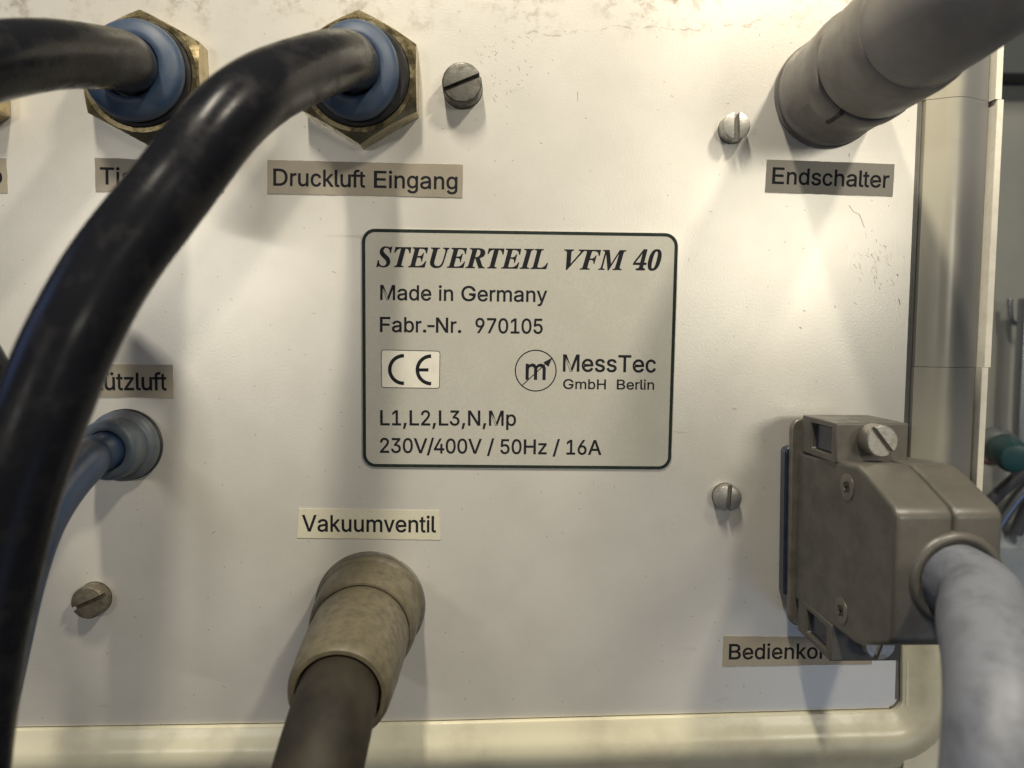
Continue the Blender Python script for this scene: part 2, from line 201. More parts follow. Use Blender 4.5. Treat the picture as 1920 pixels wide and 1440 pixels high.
def mixcol(n, l, fac, a, b):
    mx = n.new('ShaderNodeMix'); mx.data_type = 'RGBA'
    for i, v in ((6, a), (7, b)):
        if isinstance(v, tuple): mx.inputs[i].default_value = (*v, 1)
        else: l.new(v, mx.inputs[i])
    if isinstance(fac, (int, float)): mx.inputs[0].default_value = fac
    else: l.new(fac, mx.inputs[0])
    return mx.outputs[2]

def panel_material():
    m = mat('panel_paint', (0.69, 0.67, 0.605), rough=0.36, metal=0.42, col2=(0.60, 0.58, 0.52), nscale=55, ndetail=8, namt=0.55,
            bump=0.38, bscale=2300, bdist=0.05, spec=0.5)
    n, l = m.node_tree.nodes, m.node_tree.links
    b = n['Principled BSDF']
    base = b.inputs['Base Color'].links[0].from_socket
    tc = n.new('ShaderNodeTexCoord'); vec = tc.outputs['Object']
    sp = n.new('ShaderNodeSeparateXYZ'); l.new(vec, sp.inputs[0]); X, Y = sp.outputs['X'], sp.outputs['Y']
    # grime collected along the upper edge
    g = noise_node(n, l, vec, 260, 8, 0.7)
    edge = smooth(n, l, Y, 0.0625, 0.0745)
    grime = math_node(n, l, 'MULTIPLY', edge, smooth(n, l, g, 0.46, 0.66))
    grime = math_node(n, l, 'MULTIPLY', grime, smooth(n, l, noise_node(n, l, vec, 42, 3), 0.36, 0.62))
    c = mixcol(n, l, math_node(n, l, 'MULTIPLY', grime, 0.75), base, (0.26, 0.20, 0.12))
    # yellow tide mark of a dried liquid
    w = noise_node(n, l, vec, 95, 5, 0.6)
    lvl = math_node(n, l, 'ADD', 0.0610, math_node(n, l, 'MULTIPLY', w, 0.011))
    lvl = math_node(n, l, 'ADD', lvl, math_node(n, l, 'MULTIPLY', X, 0.04))
    d = math_node(n, l, 'ABSOLUTE', math_node(n, l, 'SUBTRACT', Y, lvl))
    line = math_node(n, l, 'SUBTRACT', 1.0, smooth(n, l, d, 0.0, 0.00042))
    gate = math_node(n, l, 'MULTIPLY', smooth(n, l, X, 0.0, 0.012), math_node(n, l, 'SUBTRACT', 1.0, smooth(n, l, X, 0.05, 0.075)))
    line = math_node(n, l, 'MULTIPLY', math_node(n, l, 'MULTIPLY', line, gate), smooth(n, l, g, 0.42, 0.58))
    c = mixcol(n, l, math_node(n, l, 'MULTIPLY', line, 0.55), c, (0.25, 0.19, 0.10))
    # fly-speck dots, sparse
    for sc, th, amt in ((260, 0.05, 0.5),):
        v = n.new('ShaderNodeTexVoronoi'); v.inputs['Scale'].default_value = sc; v.inputs['Randomness'].default_value = 1.0
        v.voronoi_dimensions = '2D'; l.new(vec, v.inputs['Vector'])
        dot = math_node(n, l, 'SUBTRACT', 1.0, smooth(n, l, v.outputs['Distance'], th * 0.5, th))
        vs = n.new('ShaderNodeSeparateXYZ'); l.new(v.outputs['Color'], vs.inputs[0])
        pick = math_node(n, l, 'GREATER_THAN', vs.outputs['X'], 0.93)
        dot = math_node(n, l, 'MULTIPLY', dot, pick)
        c = mixcol(n, l, math_node(n, l, 'MULTIPLY', dot, amt), c, (0.06, 0.045, 0.03))
    # faint rub marks, stretched and thin
    mpg = n.new('ShaderNodeMapping'); mpg.inputs['Rotation'].default_value = (0, 0, 0.9); mpg.inputs['Scale'].default_value = (60, 420, 1)
    l.new(vec, mpg.inputs[0]); r = noise_node(n, l, mpg.outputs[0], 1.0, 3, 0.5)
    big = noise_node(n, l, vec, 28, 3)
    rub = math_node(n, l, 'MULTIPLY', smooth(n, l, r, 0.64, 0.74), smooth(n, l, big, 0.52, 0.66))
    c = mixcol(n, l, math_node(n, l, 'MULTIPLY', rub, 0.35), c, (0.36, 0.34, 0.30))
    l.new(c, b.inputs['Base Color'])
    return m

def plate_material(name, a, b_, rough=0.38, angle=0.7, contrast=0.35, fine=5200):
    m = mat(name, a, rough=rough, col2=b_, nscale=90, namt=0.5, ndetail=6)
    n, l = m.node_tree.nodes, m.node_tree.links
    b = n['Principled BSDF']
    tc = n.new('ShaderNodeTexCoord')
    mpg = n.new('ShaderNodeMapping'); mpg.inputs['Rotation'].default_value = (0, 0, angle); mpg.inputs['Scale'].default_value = (1, 0.35, 1)
    l.new(tc.outputs['Object'], mpg.inputs[0])
    nz = noise_node(n, l, mpg.outputs[0], fine, 3)
    bp = n.new('ShaderNodeBump'); bp.inputs['Strength'].default_value = contrast; bp.inputs['Distance'].default_value = 0.04 * S
    l.new(nz, bp.inputs['Height']); l.new(bp.outputs[0], b.inputs['Normal'])
    base = b.inputs['Base Color'].links[0].from_socket
    c = mixcol(n, l, smooth(n, l, nz, 0.42, 0.62), base, tuple(v * 0.90 for v in a))
    l.new(c, b.inputs['Base Color'])
    return m

M = {}
M['panel'] = panel_material()
M['frame'] = mat('cream_frame_paint', (0.58, 0.555, 0.41), rough=0.36, col2=(0.30, 0.27, 0.20), nscale=55, ndetail=10, namt=0.75, bump=0.22, bscale=1300, spec=0.5, rvar=0.10, ramp=(0.47, 0.78))
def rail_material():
    m = mat('cream_rail_with_shade', (0.42, 0.40, 0.31), rough=0.38, col2=(0.38, 0.35, 0.27), nscale=70, ndetail=9, namt=0.4, bump=0.18, bscale=1300, rvar=0.08, ramp=(0.47, 0.78))
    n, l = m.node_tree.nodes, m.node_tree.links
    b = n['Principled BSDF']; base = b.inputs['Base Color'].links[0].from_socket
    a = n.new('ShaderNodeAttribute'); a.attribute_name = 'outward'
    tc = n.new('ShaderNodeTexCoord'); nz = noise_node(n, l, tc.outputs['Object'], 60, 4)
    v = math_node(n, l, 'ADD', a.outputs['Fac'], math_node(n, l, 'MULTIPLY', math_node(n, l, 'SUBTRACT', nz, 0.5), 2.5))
    c = mixcol(n, l, math_node(n, l, 'MULTIPLY', smooth(n, l, v, 4.6, 8.8), 0.92), base, (0.150, 0.152, 0.152))  # outer half greyed: shade of the falling slope put into the colour
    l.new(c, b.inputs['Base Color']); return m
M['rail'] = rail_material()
M['outer'] = mat('grey_outer_paint', (0.20, 0.20, 0.195), rough=0.42, col2=(0.14, 0.14, 0.14), nscale=60, ndetail=8, namt=0.6, bump=0.15, bscale=1500)
M['groove_shade'] = mat('groove_shade_grey', (0.13, 0.125, 0.11), rough=0.6, col2=(0.09, 0.085, 0.075), nscale=300)  # dark grey painted for the shade in the groove beside the panel
M['trim'] = mat('pale_trim', (0.80, 0.76, 0.64), rough=0.45, col2=(0.6, 0.55, 0.42), nscale=400, namt=0.4, bump=0.3, bscale=3000)
M['dark'] = mat('dark_gap', (0.045, 0.04, 0.035), rough=0.8, col2=(0.08, 0.07, 0.05))
M['plate'] = plate_material('name_plate_foil', (0.43, 0.42, 0.36), (0.35, 0.34, 0.285), contrast=0.7)
M['ink'] = mat('print_ink', (0.010, 0.011, 0.015), rough=0.7, col2=(0.02, 0.022, 0.026), nscale=900, spec=0.12)
M['border'] = mat('border_ink', (0.012, 0.020, 0.017), rough=0.6, col2=(0.03, 0.036, 0.03), nscale=700, spec=0.15)
M['white_field'] = mat('white_print', (0.68, 0.66, 0.56), rough=0.4, col2=(0.6, 0.57, 0.48), nscale=300)
M['sticker'] = plate_material('sticker_tape', (0.29, 0.26, 0.20), (0.19, 0.165, 0.125), rough=0.42, contrast=0.2)
M['sticker_pale'] = plate_material('pale_tape', (0.56, 0.535, 0.41), (0.51, 0.48, 0.37), rough=0.45, contrast=0.15)
M['sticker_tan'] = plate_material('tan_tape', (0.34, 0.30, 0.225), (0.24, 0.21, 0.155), rough=0.45, contrast=0.2)
M['sticker_grey'] = plate_material('grey_tape', (0.245, 0.23, 0.19), (0.18, 0.168, 0.14), rough=0.5, contrast=0.2)
M['brass'] = mat('yellow_zinc', (0.44, 0.36, 0.20), rough=0.30, metal=1.0, col2=(0.27, 0.24, 0.15), nscale=420, namt=0.8, bump=0.35, bscale=1500, rvar=0.10)
M['rubber'] = mat('black_ring', (0.012, 0.012, 0.013), rough=0.35, col2=(0.03, 0.03, 0.03))
M['blue'] = mat('blue_collar', (0.024, 0.048, 0.092), rough=0.5, col2=(0.075, 0.09, 0.11), nscale=130, namt=0.7, bump=0.12, bscale=1500, spec=0.4)
M['bluegrey'] = mat('blue_grey_collar', (0.055, 0.075, 0.098), rough=0.48, col2=(0.12, 0.125, 0.122), nscale=160, namt=0.7, bump=0.15, bscale=1500)
M['hose'] = mat('black_hose', (0.008, 0.0085, 0.011), rough=0.40, col2=(0.034, 0.033, 0.032), nscale=210, ndetail=10, namt=0.45, bump=0.10, bscale=500, bdist=0.12, spec=0.11, rvar=0.14, stretch=(1, 1, 1), ramp=(0.5, 0.78))
M['bluehose'] = mat('blue_hose', (0.008, 0.030, 0.080), rough=0.45, col2=(0.035, 0.038, 0.038), nscale=90, namt=0.7, bump=0.08, bscale=700)
M['beige'] = mat('beige_connector', (0.112, 0.096, 0.058), rough=0.52, col2=(0.048, 0.041, 0.026), nscale=520, ndetail=9, namt=0.7, bump=0.25, bscale=1400, rvar=0.08, ramp=(0.42, 0.7))
M['grey'] = mat('warm_grey_connector', (0.235, 0.215, 0.18), rough=0.46, col2=(0.15, 0.135, 0.115), nscale=150, ndetail=8, namt=0.6, bump=0.15, bscale=1400, rvar=0.06)
M['hood'] = mat('taupe_hood', (0.088, 0.083, 0.070), rough=0.42, col2=(0.050, 0.047, 0.039), nscale=200, ndetail=10, namt=0.55, bump=0.3, bscale=1500, rvar=0.08)
M['browncable'] = mat('brown_cable', (0.036, 0.030, 0.020), rough=0.6, col2=(0.010, 0.0095, 0.008), nscale=60, ndetail=8, namt=0.85, spec=0.2, bump=0.15, bscale=900)
M['greycable'] = mat('grey_cable', (0.155, 0.168, 0.195), rough=0.50, col2=(0.075, 0.08, 0.095), nscale=210, ndetail=10, namt=0.6, bump=0.25, bscale=700, bdist=0.1, ramp=(0.46, 0.66))
M['greyboot'] = mat('grey_boot', (0.25, 0.23, 0.20), rough=0.42, col2=(0.14, 0.13, 0.12), nscale=90, namt=0.6, bump=0.08, bscale=900)
M['steel'] = mat('zinc_screw', (0.50, 0.49, 0.45), rough=0.48, metal=1.0, col2=(0.25, 0.24, 0.21), nscale=900, ndetail=8, namt=0.7, bump=0.5, bscale=2200, rvar=0.1)
M['oldsteel'] = mat('weathered_screw', (0.17, 0.165, 0.145), rough=0.5, metal=0.85, col2=(0.06, 0.057, 0.048), nscale=600, ndetail=9, namt=0.9, bump=0.6, bscale=1800, bdist=0.06, rvar=0.1, ramp=(0.38, 0.66))
M['brownsteel'] = mat('brown_screw', (0.19, 0.165, 0.12), rough=0.5, metal=0.6, col2=(0.08, 0.07, 0.05), nscale=700, namt=0.8, bump=0.5, bscale=2000)
M['navy'] = mat('nut_recess', (0.012, 0.018, 0.035), rough=0.2, col2=(0.03, 0.04, 0.06), nscale=500)
M['flange'] = mat('flange_metal', (0.20, 0.185, 0.155), rough=0.40, metal=0.5, col2=(0.11, 0.10, 0.08), nscale=300, namt=0.7, bump=0.2, bscale=1500)
M['far_wall'] = mat('far_cabinet_paint', (0.20, 0.205, 0.185), rough=0.45, col2=(0.14, 0.15, 0.15), nscale=12, namt=0.6)
M['far_dark'] = mat('far_dark_cover', (0.035, 0.042, 0.042), rough=0.6, col2=(0.05, 0.055, 0.055), nscale=20)
M['far_green'] = mat('green_sleeve', (0.005, 0.032, 0.034), rough=0.4, col2=(0.02, 0.06, 0.07), nscale=60)
M['far_metal'] = mat('far_metal', (0.35, 0.37, 0.40), rough=0.3, metal=0.9, col2=(0.25, 0.27, 0.3), nscale=60)
M['far_cable'] = mat('far_cable', (0.05, 0.052, 0.06), rough=0.4, col2=(0.09, 0.09, 0.10), nscale=100)
M['far_pink'] = mat('far_pink_plug', (0.33, 0.19, 0.16), rough=0.4, col2=(0.28, 0.17, 0.14), nscale=100)
M['far_blue'] = mat('far_blue_grey', (0.15, 0.17, 0.21), rough=0.4, col2=(0.30, 0.34, 0.34), nscale=16)

# ------------------------------------------------------------------ builders (mm in, metres out)
def link_mesh(name, verts, faces, m, parent=None, smooth_angle=30, mods=None):
    base = parent.location.copy() if parent and parent.parent is None else Vector((0, 0, 0))
    if parent and parent.parent is not None:
        base = parent.parent.location.copy()
    me = bpy.data.meshes.new(name)
    me.from_pydata([(Vector(v) * S - base) for v in verts], [], faces)
    me.materials.append(m)
    bm = bmesh.new(); bm.from_mesh(me)
    bmesh.ops.remove_doubles(bm, verts=bm.verts, dist=1e-7)
    bmesh.ops.recalc_face_normals(bm, faces=bm.faces)
    bm.to_mesh(me); bm.free()
    if smooth_angle is not None:
        me.shade_smooth(); me.set_sharp_from_angle(angle=math.radians(smooth_angle))
    o = bpy.data.objects.new(name, me); COL.objects.link(o)
    if parent: o.parent = parent
    return o

def thing(name, loc, label, cat, group=None):
    o = bpy.data.objects.new(name, None); COL.objects.link(o)
    o.empty_display_size = 0.005
    o.location = Vector(loc) * S
    o['label'] = label; o['category'] = cat
    if group: o['group'] = group
    return o

def tag(o, label=None, cat=None, group=None, kind=None):
    for k, v in (('label', label), ('category', cat), ('group', group), ('kind', kind)):
        if v: o[k] = v
    return o

def bevel(o, width, seg=3, angle=30):
    b = o.modifiers.new('bevel', 'BEVEL'); b.width = width * S; b.segments = seg
    b.limit_method = 'ANGLE'; b.angle_limit = math.radians(angle); b.harden_normals = False
    return o

def lathe(name, c, prof, m, parent, n=64, axis=Vector((0, 0, 1)), sx=1.0, sy=1.0, rot=0.0, smooth_angle=35):
    """prof: (radius, height) pairs; c: foot of the axis"""
    axis = Vector(axis).normalized()
    q = Vector((0, 0, 1)).rotation_difference(axis)
    vs, fs = [], []
    for (r, h) in prof:
        for i in range(n):
            a = 2 * math.pi * i / n
            p = Vector((r * math.cos(a) * sx, r * math.sin(a) * sy, h))
            p = Matrix.Rotation(rot, 3, 'Z') @ p
            vs.append(Vector(c) + q @ p)
    for j in range(len(prof) - 1):
        for i in range(n):
            a, b2 = j * n + i, j * n + (i + 1) % n
            fs.append((a, b2, b2 + n, a + n))
    for j, (r, h) in ((0, prof[0]), (len(prof) - 1, prof[-1])):
        if r > 0.01: fs.append(tuple(j * n + i for i in range(n)))
    return link_mesh(name, vs, fs, m, parent, smooth_angle)

def catmull(pts, per=10, relax=6):
    out = []
    n = len(pts)
    for i in range(n - 1):
        p0, p1, p2, p3 = pts[max(i - 1, 0)], pts[i], pts[i + 1], pts[min(i + 2, n - 1)]
        for k in range(per):
            t = k / per
            out.append(0.5 * ((2 * p1) + (p2 - p0) * t + (2 * p0 - 5 * p1 + 4 * p2 - p3) * t * t + (3 * p1 - p0 - 3 * p2 + p3) * t ** 3))
    out.append(pts[-1].copy())
    for _ in range(relax):                                  # relax the kinks of hand-set points
        out = [out[0]] + [(out[i - 1] + out[i] * 2 + out[i + 1]) / 4 for i in range(1, len(out) - 1)] + [out[-1]]
    return out

def tube(name, pts, r, m, parent=None, n=40, per=12, rfun=None):
    path = catmull([Vector(p) for p in pts], per, 60 if n > 50 else 8)
    vs, fs = [], []
    t0 = (path[1] - path[0]).normalized()
    u = t0.orthogonal().normalized()
    for i, p in enumerate(path):
        t = (path[min(i + 1, len(path) - 1)] - path[max(i - 1, 0)]).normalized()
        u = (u - t * u.dot(t)).normalized(); v = t.cross(u)
        rr = rfun(i / (len(path) - 1)) if rfun else r
        for k in range(n):
            a = 2 * math.pi * k / n
            vs.append(p + (u * math.cos(a) + v * math.sin(a)) * rr)
    for j in range(len(path) - 1):
        for k in range(n):
            a, b2 = j * n + k, j * n + (k + 1) % n
            fs.append((a, b2, b2 + n, a + n))
    fs.append(tuple(range(n))); fs.append(tuple((len(path) - 1) * n + k for k in range(n)))
    return link_mesh(name, vs, fs, m, parent, 50)

def prism(name, outline, z0, z1, m, parent=None, bev=0, seg=3, smooth_angle=30):
    n = len(outline)
    vs = [(p[0], p[1], z0) for p in outline] + [(p[0], p[1], z1) for p in outline]
    fs = [tuple(range(n)), tuple(range(n, 2 * n))] + [(i, (i + 1) % n, n + (i + 1) % n, n + i) for i in range(n)]
    o = link_mesh(name, vs, fs, m, parent, smooth_angle)
    if bev: bevel(o, bev, seg)
    return o

def box(name, x0, x1, y0, y1, z0, z1, m, parent=None, bev=0, seg=3):
    return prism(name, [(x0, y0), (x1, y0), (x1, y1), (x0, y1)], z0, z1, m, parent, bev, seg)

def rounded(corners, r, k=8):
    """round the corners of a polygon"""
    out = []
    n = len(corners)
    for i in range(n):
        p, a, b2 = Vector(corners[i][:2]), Vector(corners[i - 1][:2]), Vector(corners[(i + 1) % n][:2])
        da, db = (a - p).normalized(), (b2 - p).normalized()
        ang = da.angle(db); t = r / math.tan(ang / 2)
        s, e_ = p + da * t, p + db * t
        c = p + (da + db).normalized() * (r / math.sin(ang / 2))
        v0, v1 = s - c, e_ - c
        w = v0.angle(v1)
        for j in range(k + 1):
            f = j / k
            out.append(c + (v0 * math.sin((1 - f) * w) + v1 * math.sin(f * w)) / math.sin(w))
    return out

# ------------------------------------------------------------------ lettering
ARIAL = dict(zip('DrucklftEingaTsüzedhobSVmvBMGyF.-NLHzp,/AjP', (722, 333, 556, 500, 500, 222, 278, 278, 667, 222, 556, 556, 556, 611, 500, 556, 500, 556, 556, 556, 556, 556, 667, 667, 833, 500, 667, 833, 778, 500, 611, 278, 333, 722, 556, 722, 500, 556, 278, 278, 667, 222, 667)))
for d_ in '0123456789': ARIAL[d_] = 556
ARIAL[' '] = 278
TIMES = dict(zip('STEURILVFM40 ', (556, 611, 667, 722, 667, 389, 611, 667, 667, 889, 500, 500, 250)))

def area2(l):
    return sum(l[i - 1][0] * l[i][1] - l[i][0] * l[i - 1][1] for i in range(len(l)))

def inside(p, l):
    c = False
    for i in range(len(l)):
        a, b2 = l[i - 1], l[i]
        if (a[1] > p[1]) != (b2[1] > p[1]) and p[0] < (b2[0] - a[0]) * (p[1] - a[1]) / (b2[1] - a[1]) + a[0]: c = not c
    return c

def glyph(fam, ch):
    d = GLYPHS[fam][ch]
    loops = [[tuple(float(v) for v in q.split(',')) for q in s.split()] for s in d[1:]]
    return d[0], loops

def letters(name, text, fam, left, right, cap_px, m, parent, z, bold=None):
    bold = (0.022 if fam == 'A' else 0.012) if bold is None else bold
    """one printed line, its baseline running from pixel left to pixel right"""
    cap_u, tab, k = (509.0, ARIAL, 509 / 716) if fam == 'A' else (451.0, TIMES, 451 / 669)
    a, b2 = P(*left, z), P(*right, z)
    ex = (b2 - a); L = ex.length; ex = ex.normalized()
    up = P(left[0], left[1] - cap_px, z) - a
    ey = Vector((-ex.y, ex.x, 0)); cap = up.length; sy = cap / cap_u
    pen, items = 0.0, []
    for ch in text:
        w = tab[ch] * k
        if ch != ' ':
            adv, loops = glyph(fam, ch)
            xs = [p[0] for l in loops for p in l]
            gw = max(xs) - min(xs)
            f = w / adv if abs(w / adv - 1) < 0.16 else 1.0
            if ch in '0123456789': f = 0.90
            off = pen + (w - adv * f) / 2
            items.append((off, f, loops, fam == 'S' and ch in '40'))
        pen += w
    x_min = min(off + f * min(p[0] for l in loops for p in l) for off, f, loops, sh in items)
    x_max = max(off + f * max(p[0] for l in loops for p in l) for off, f, loops, sh in items)
    sx = L / (x_max - x_min)
    vs, fs = [], []
    for off, f, loops, shear in items:
        outer, holes = [], []
        for i, l in enumerate(loops):
            depth = sum(1 for j, o2 in enumerate(loops) if j != i and area2(o2) * area2(l) < 0 and inside(l[0], o2) and abs(area2(o2)) > abs(area2(l)))
            (holes if depth else outer).append(l)
        for i, l in enumerate(outer):
            hs = [h for h in holes if inside(h[0], l)]
            polys = [l] + hs
            flat = [p for q in polys for p in q]
            tri = tessellate_polygon([[Vector((p[0], p[1], 0)) for p in q] for q in polys])
            b0 = len(vs)
            for (x, y) in flat:
                if shear: x += y * 0.27
                w_ = a + ex * ((off + f * x - x_min) * sx) + ey * (y * sy)
                vs.append((w_.x, w_.y, z + 0.004 * i))
            fs += [tuple(b0 + q for q in t) for t in tri]
            wb = bold * cap                                   # ink spread round the outline
            for li, q in enumerate(polys):
                sg = 1 if area2(q) > 0 else -1
                if li: sg = sg
                q3 = []
                for (x, y) in q:
                    if shear: x += y * 0.27
                    w_ = a + ex * ((off + f * x - x_min) * sx) + ey * (y * sy); q3.append(Vector((w_.x, w_.y)))
                nq = len(q3); b1 = len(vs)
                for qi in range(nq):
                    d_in = (q3[qi] - q3[qi - 1]).normalized(); d_out = (q3[(qi + 1) % nq] - q3[qi]).normalized()
                    n1, n2 = Vector((d_in.y, -d_in.x)), Vector((d_out.y, -d_out.x))
                    nn_ = n1 + n2
                    nn_ = nn_ / max(0.35, nn_.length) * (1 / max(0.6, math.cos(n1.angle(n2, 0) / 2))) if nn_.length > 1e-6 else n1
                    for s_ in (-0.35, 1.0):
                        pt = q3[qi] + nn_ * wb * s_ * (sg if not li else -sg)
                        vs.append((pt.x, pt.y, z + 0.004 * i + 0.002))
                for qi in range(nq):
                    qj = (qi + 1) % nq
                    fs.append((b1 + 2 * qi, b1 + 2 * qj, b1 + 2 * qj + 1, b1 + 2 * qi + 1))
    me = bpy.data.meshes.new(name)
    base = parent.location
    me.from_pydata([Vector(v) * S - base for v in vs], [], fs)
    me.materials.append(m)
    bm = bmesh.new(); bm.from_mesh(me)
    for f_ in bm.faces:
        if f_.normal.z < 0: f_.normal_flip()
    bm.to_mesh(me); bm.free()
    o = bpy.data.objects.new(name, me); COL.objects.link(o); o.parent = parent
    o['kind'] = 'stuff'
    return o

def stroke(name, pts, w, z, m, parent, closed=False):
    """a flat printed line of width w through pts (mm)"""
    pts = [Vector((p[0], p[1])) for p in pts]; n = len(pts)
    vs, fs = [], []
    for i, p in enumerate(pts):
        a = pts[i - 1] if (closed or i) else p; b2 = pts[(i + 1) % n] if (closed or i < n - 1) else p
        d = (b2 - a).normalized(); q = Vector((-d.y, d.x)) * w / 2
        vs += [(*(p + q), z), (*(p - q), z)]
    for i in range(n if closed else n - 1):
        j = (i + 1) % n
        fs.append((2 * i, 2 * j, 2 * j + 1, 2 * i + 1))
    return link_mesh(name, vs, fs, m, parent, None)

# ------------------------------------------------------------------ the panel and its frame
unit = thing('control_unit', (0, 0, 0), 'pale grey rear panel of a control unit in a cream painted metal frame', 'control unit')
inner = [P(-260, 1372, 0), P(0, 1363, 0), P(830, 1350, 0), P(1684, 1327, 0), P(1697, 900, 0), P(1727, 200, 0), P(1742, -200, 0)]
def path_with_corner():
    r = 2.6
    c = inner[3]; da = (inner[2] - c).normalized(); db = (inner[4] - c).normalized()
    ang = da.angle(db); t = r / math.tan(ang / 2); ctr = c + (da + db).normalized() * (r / math.sin(ang / 2))
    v0, v1 = c + da * t - ctr, c + db * t - ctr; w = v0.angle(v1)
    arc = [ctr + (v0 * math.sin((1 - f / 8) * w) + v1 * math.sin(f / 8 * w)) / math.sin(w) for f in range(9)]
    return inner[:3] + arc + inner[4:]
path = path_with_corner()
TOP_L, TOP_R = P(-260, -6, 0), P(1760, -8, 0)
panel_outline = [(p.x, p.y) for p in path[:-1]] + [(P(1738, -8).x, TOP_R.y), (TOP_L.x, TOP_L.y)]
link_mesh('panel', [(x, y, 0) for x, y in panel_outline] + [(x, y, -2) for x, y in panel_outline],
          [tuple(range(len(panel_outline)))] + [(i, (i + 1) % len(panel_outline), len(panel_outline) + (i + 1) % len(panel_outline), len(panel_outline) + i) for i in range(len(panel_outline))],
          M['panel'], unit, None)

PROF = [(0.30, -1.5), (0.30, 0.7), (0.42, 1.05), (0.8, 1.25), (1.6, 1.5), (2.8, 2.05), (3.9, 2.65), (4.6, 3.05), (5.4, 3.3), (6.4, 3.5), (7.4, 3.5), (8.6, 3.25),
        (10.2, 2.6), (12.0, 1.7), (14.0, 0.8), (14.9, 0.4), (15.1, 0.1), (15.1, -30)]
def at_y(a, b2, y):
    t = (y - a.y) / (b2.y - a.y); return a + (b2 - a) * t
Y_S1, Y_S2 = P(1760, 182, 3).y, P(1760, 688, 3).y
def sweep(name, pts, prof, m, normals=None):
    vs, fs = [], []
    n, k = len(pts), len(prof)
    for i, p in enumerate(pts):
        a, b2 = pts[max(i - 1, 0)], pts[min(i + 1, n - 1)]
        if i in (0, n - 1): d = (b2 - a).normalized()
        else:
            d = ((p - a).normalized() + (b2 - p).normalized()).normalized()
        nrm = Vector((d.y, -d.x, 0))
        sc = 1.0
        for (o_, z) in prof: vs.append(p + nrm * o_ * sc + Vector((0, 0, z)))
    for i in range(n - 1):
        for j in range(k - 1):
            fs.append((i * k + j, i * k + j + 1, (i + 1) * k + j + 1, (i + 1) * k + j))
    fs.append(tuple(range(k))); fs.append(tuple((n - 1) * k + j for j in range(k)))
    o = link_mesh(name, vs, fs, m, unit, 40)
    at = o.data.attributes.new('outward', 'FLOAT', 'POINT')       # distance from the inner edge, in mm: painted shade darkens the outer half
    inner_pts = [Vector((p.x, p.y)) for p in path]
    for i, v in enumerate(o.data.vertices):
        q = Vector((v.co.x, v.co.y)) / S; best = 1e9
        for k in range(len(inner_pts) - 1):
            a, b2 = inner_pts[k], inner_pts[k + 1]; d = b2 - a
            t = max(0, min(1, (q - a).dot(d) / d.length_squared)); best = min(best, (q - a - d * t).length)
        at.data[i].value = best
    return o
# the corner needs the miter of an arc: arc points share one centre, so plain normals are enough
low = path[:-2]; a_, b_ = path[-2], path[-1]
full = path
s2 = at_y(path[-3], path[-2], Y_S2); s1 = at_y(path[-2], path[-1], Y_S1)
gap = Vector((0, 0.05, 0))
low_end = at_y(path[-3], path[-2], P(1700, 1196).y)
sweep('frame_segment', path[:-3] + [low_end], PROF, M['frame'])
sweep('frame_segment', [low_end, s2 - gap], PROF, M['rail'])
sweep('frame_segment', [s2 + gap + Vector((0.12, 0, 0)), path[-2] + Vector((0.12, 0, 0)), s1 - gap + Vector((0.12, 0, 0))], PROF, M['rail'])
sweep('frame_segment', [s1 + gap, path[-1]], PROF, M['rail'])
sweep('groove_shade_strip', path[4:12] + path[12:], [(-0.30, 0.02), (-0.28, 0.10), (0.25, 0.10), (0.28, 0.02)], M['groove_shade'])  # flat dark strips drawn for the shade of the gap at the panel edge
sweep('groove_shade_strip', [path[10], path[11], path[12], path[13], path[14]], [(-0.85, 0.01), (-0.80, 0.06), (-0.31, 0.06), (-0.305, 0.01)], M['groove_shade'])
LIP = [(15.3, -30), (15.3, 1.8), (15.45, 2.0), (16.75, 2.0), (16.95, 1.8), (16.95, -30)]
box('corner_plate', 95, 104.6, P(1700, 1700).y, P(1700, 1230).y, -6, 1.5, M['frame'], unit, 0.3)
sweep('edge_strip', [at_y(path[-3], path[-2], P(1700, 1700).y), s2 - gap], LIP, M['trim'])
sweep('edge_strip', [s2 + gap + Vector((0.5, 0, 0)), path[-2] + Vector((0.5, 0, 0)), s1 - gap + Vector((0.5, 0, 0))], LIP, M['trim'])
sweep('edge_strip', [s1 + gap, path[-1]], LIP, M['trim'])
link_mesh('top_frame', [(TOP_L.x, TOP_L.y + 0.25, -1.5), (TOP_R.x - 2, TOP_R.y + 0.25, -1.5), (TOP_R.x - 2, TOP_R.y + 0.25, 0.5), (TOP_L.x, TOP_L.y + 0.25, 0.5),
          (TOP_L.x, TOP_L.y + 14, -1.5), (TOP_R.x - 2, TOP_R.y + 14, -1.5), (TOP_R.x - 2, TOP_R.y + 14, 0.5), (TOP_L.x, TOP_L.y + 14, 0.5)],
          [(0, 1, 2, 3), (3, 2, 6, 7), (4, 5, 6, 7), (0, 1, 5, 4), (0, 3, 7, 4), (1, 2, 6, 5)], M['frame'], unit, None)
box('housing', TOP_L.x, 103, -90, 92, -70, -2.4, M['dark'], unit)

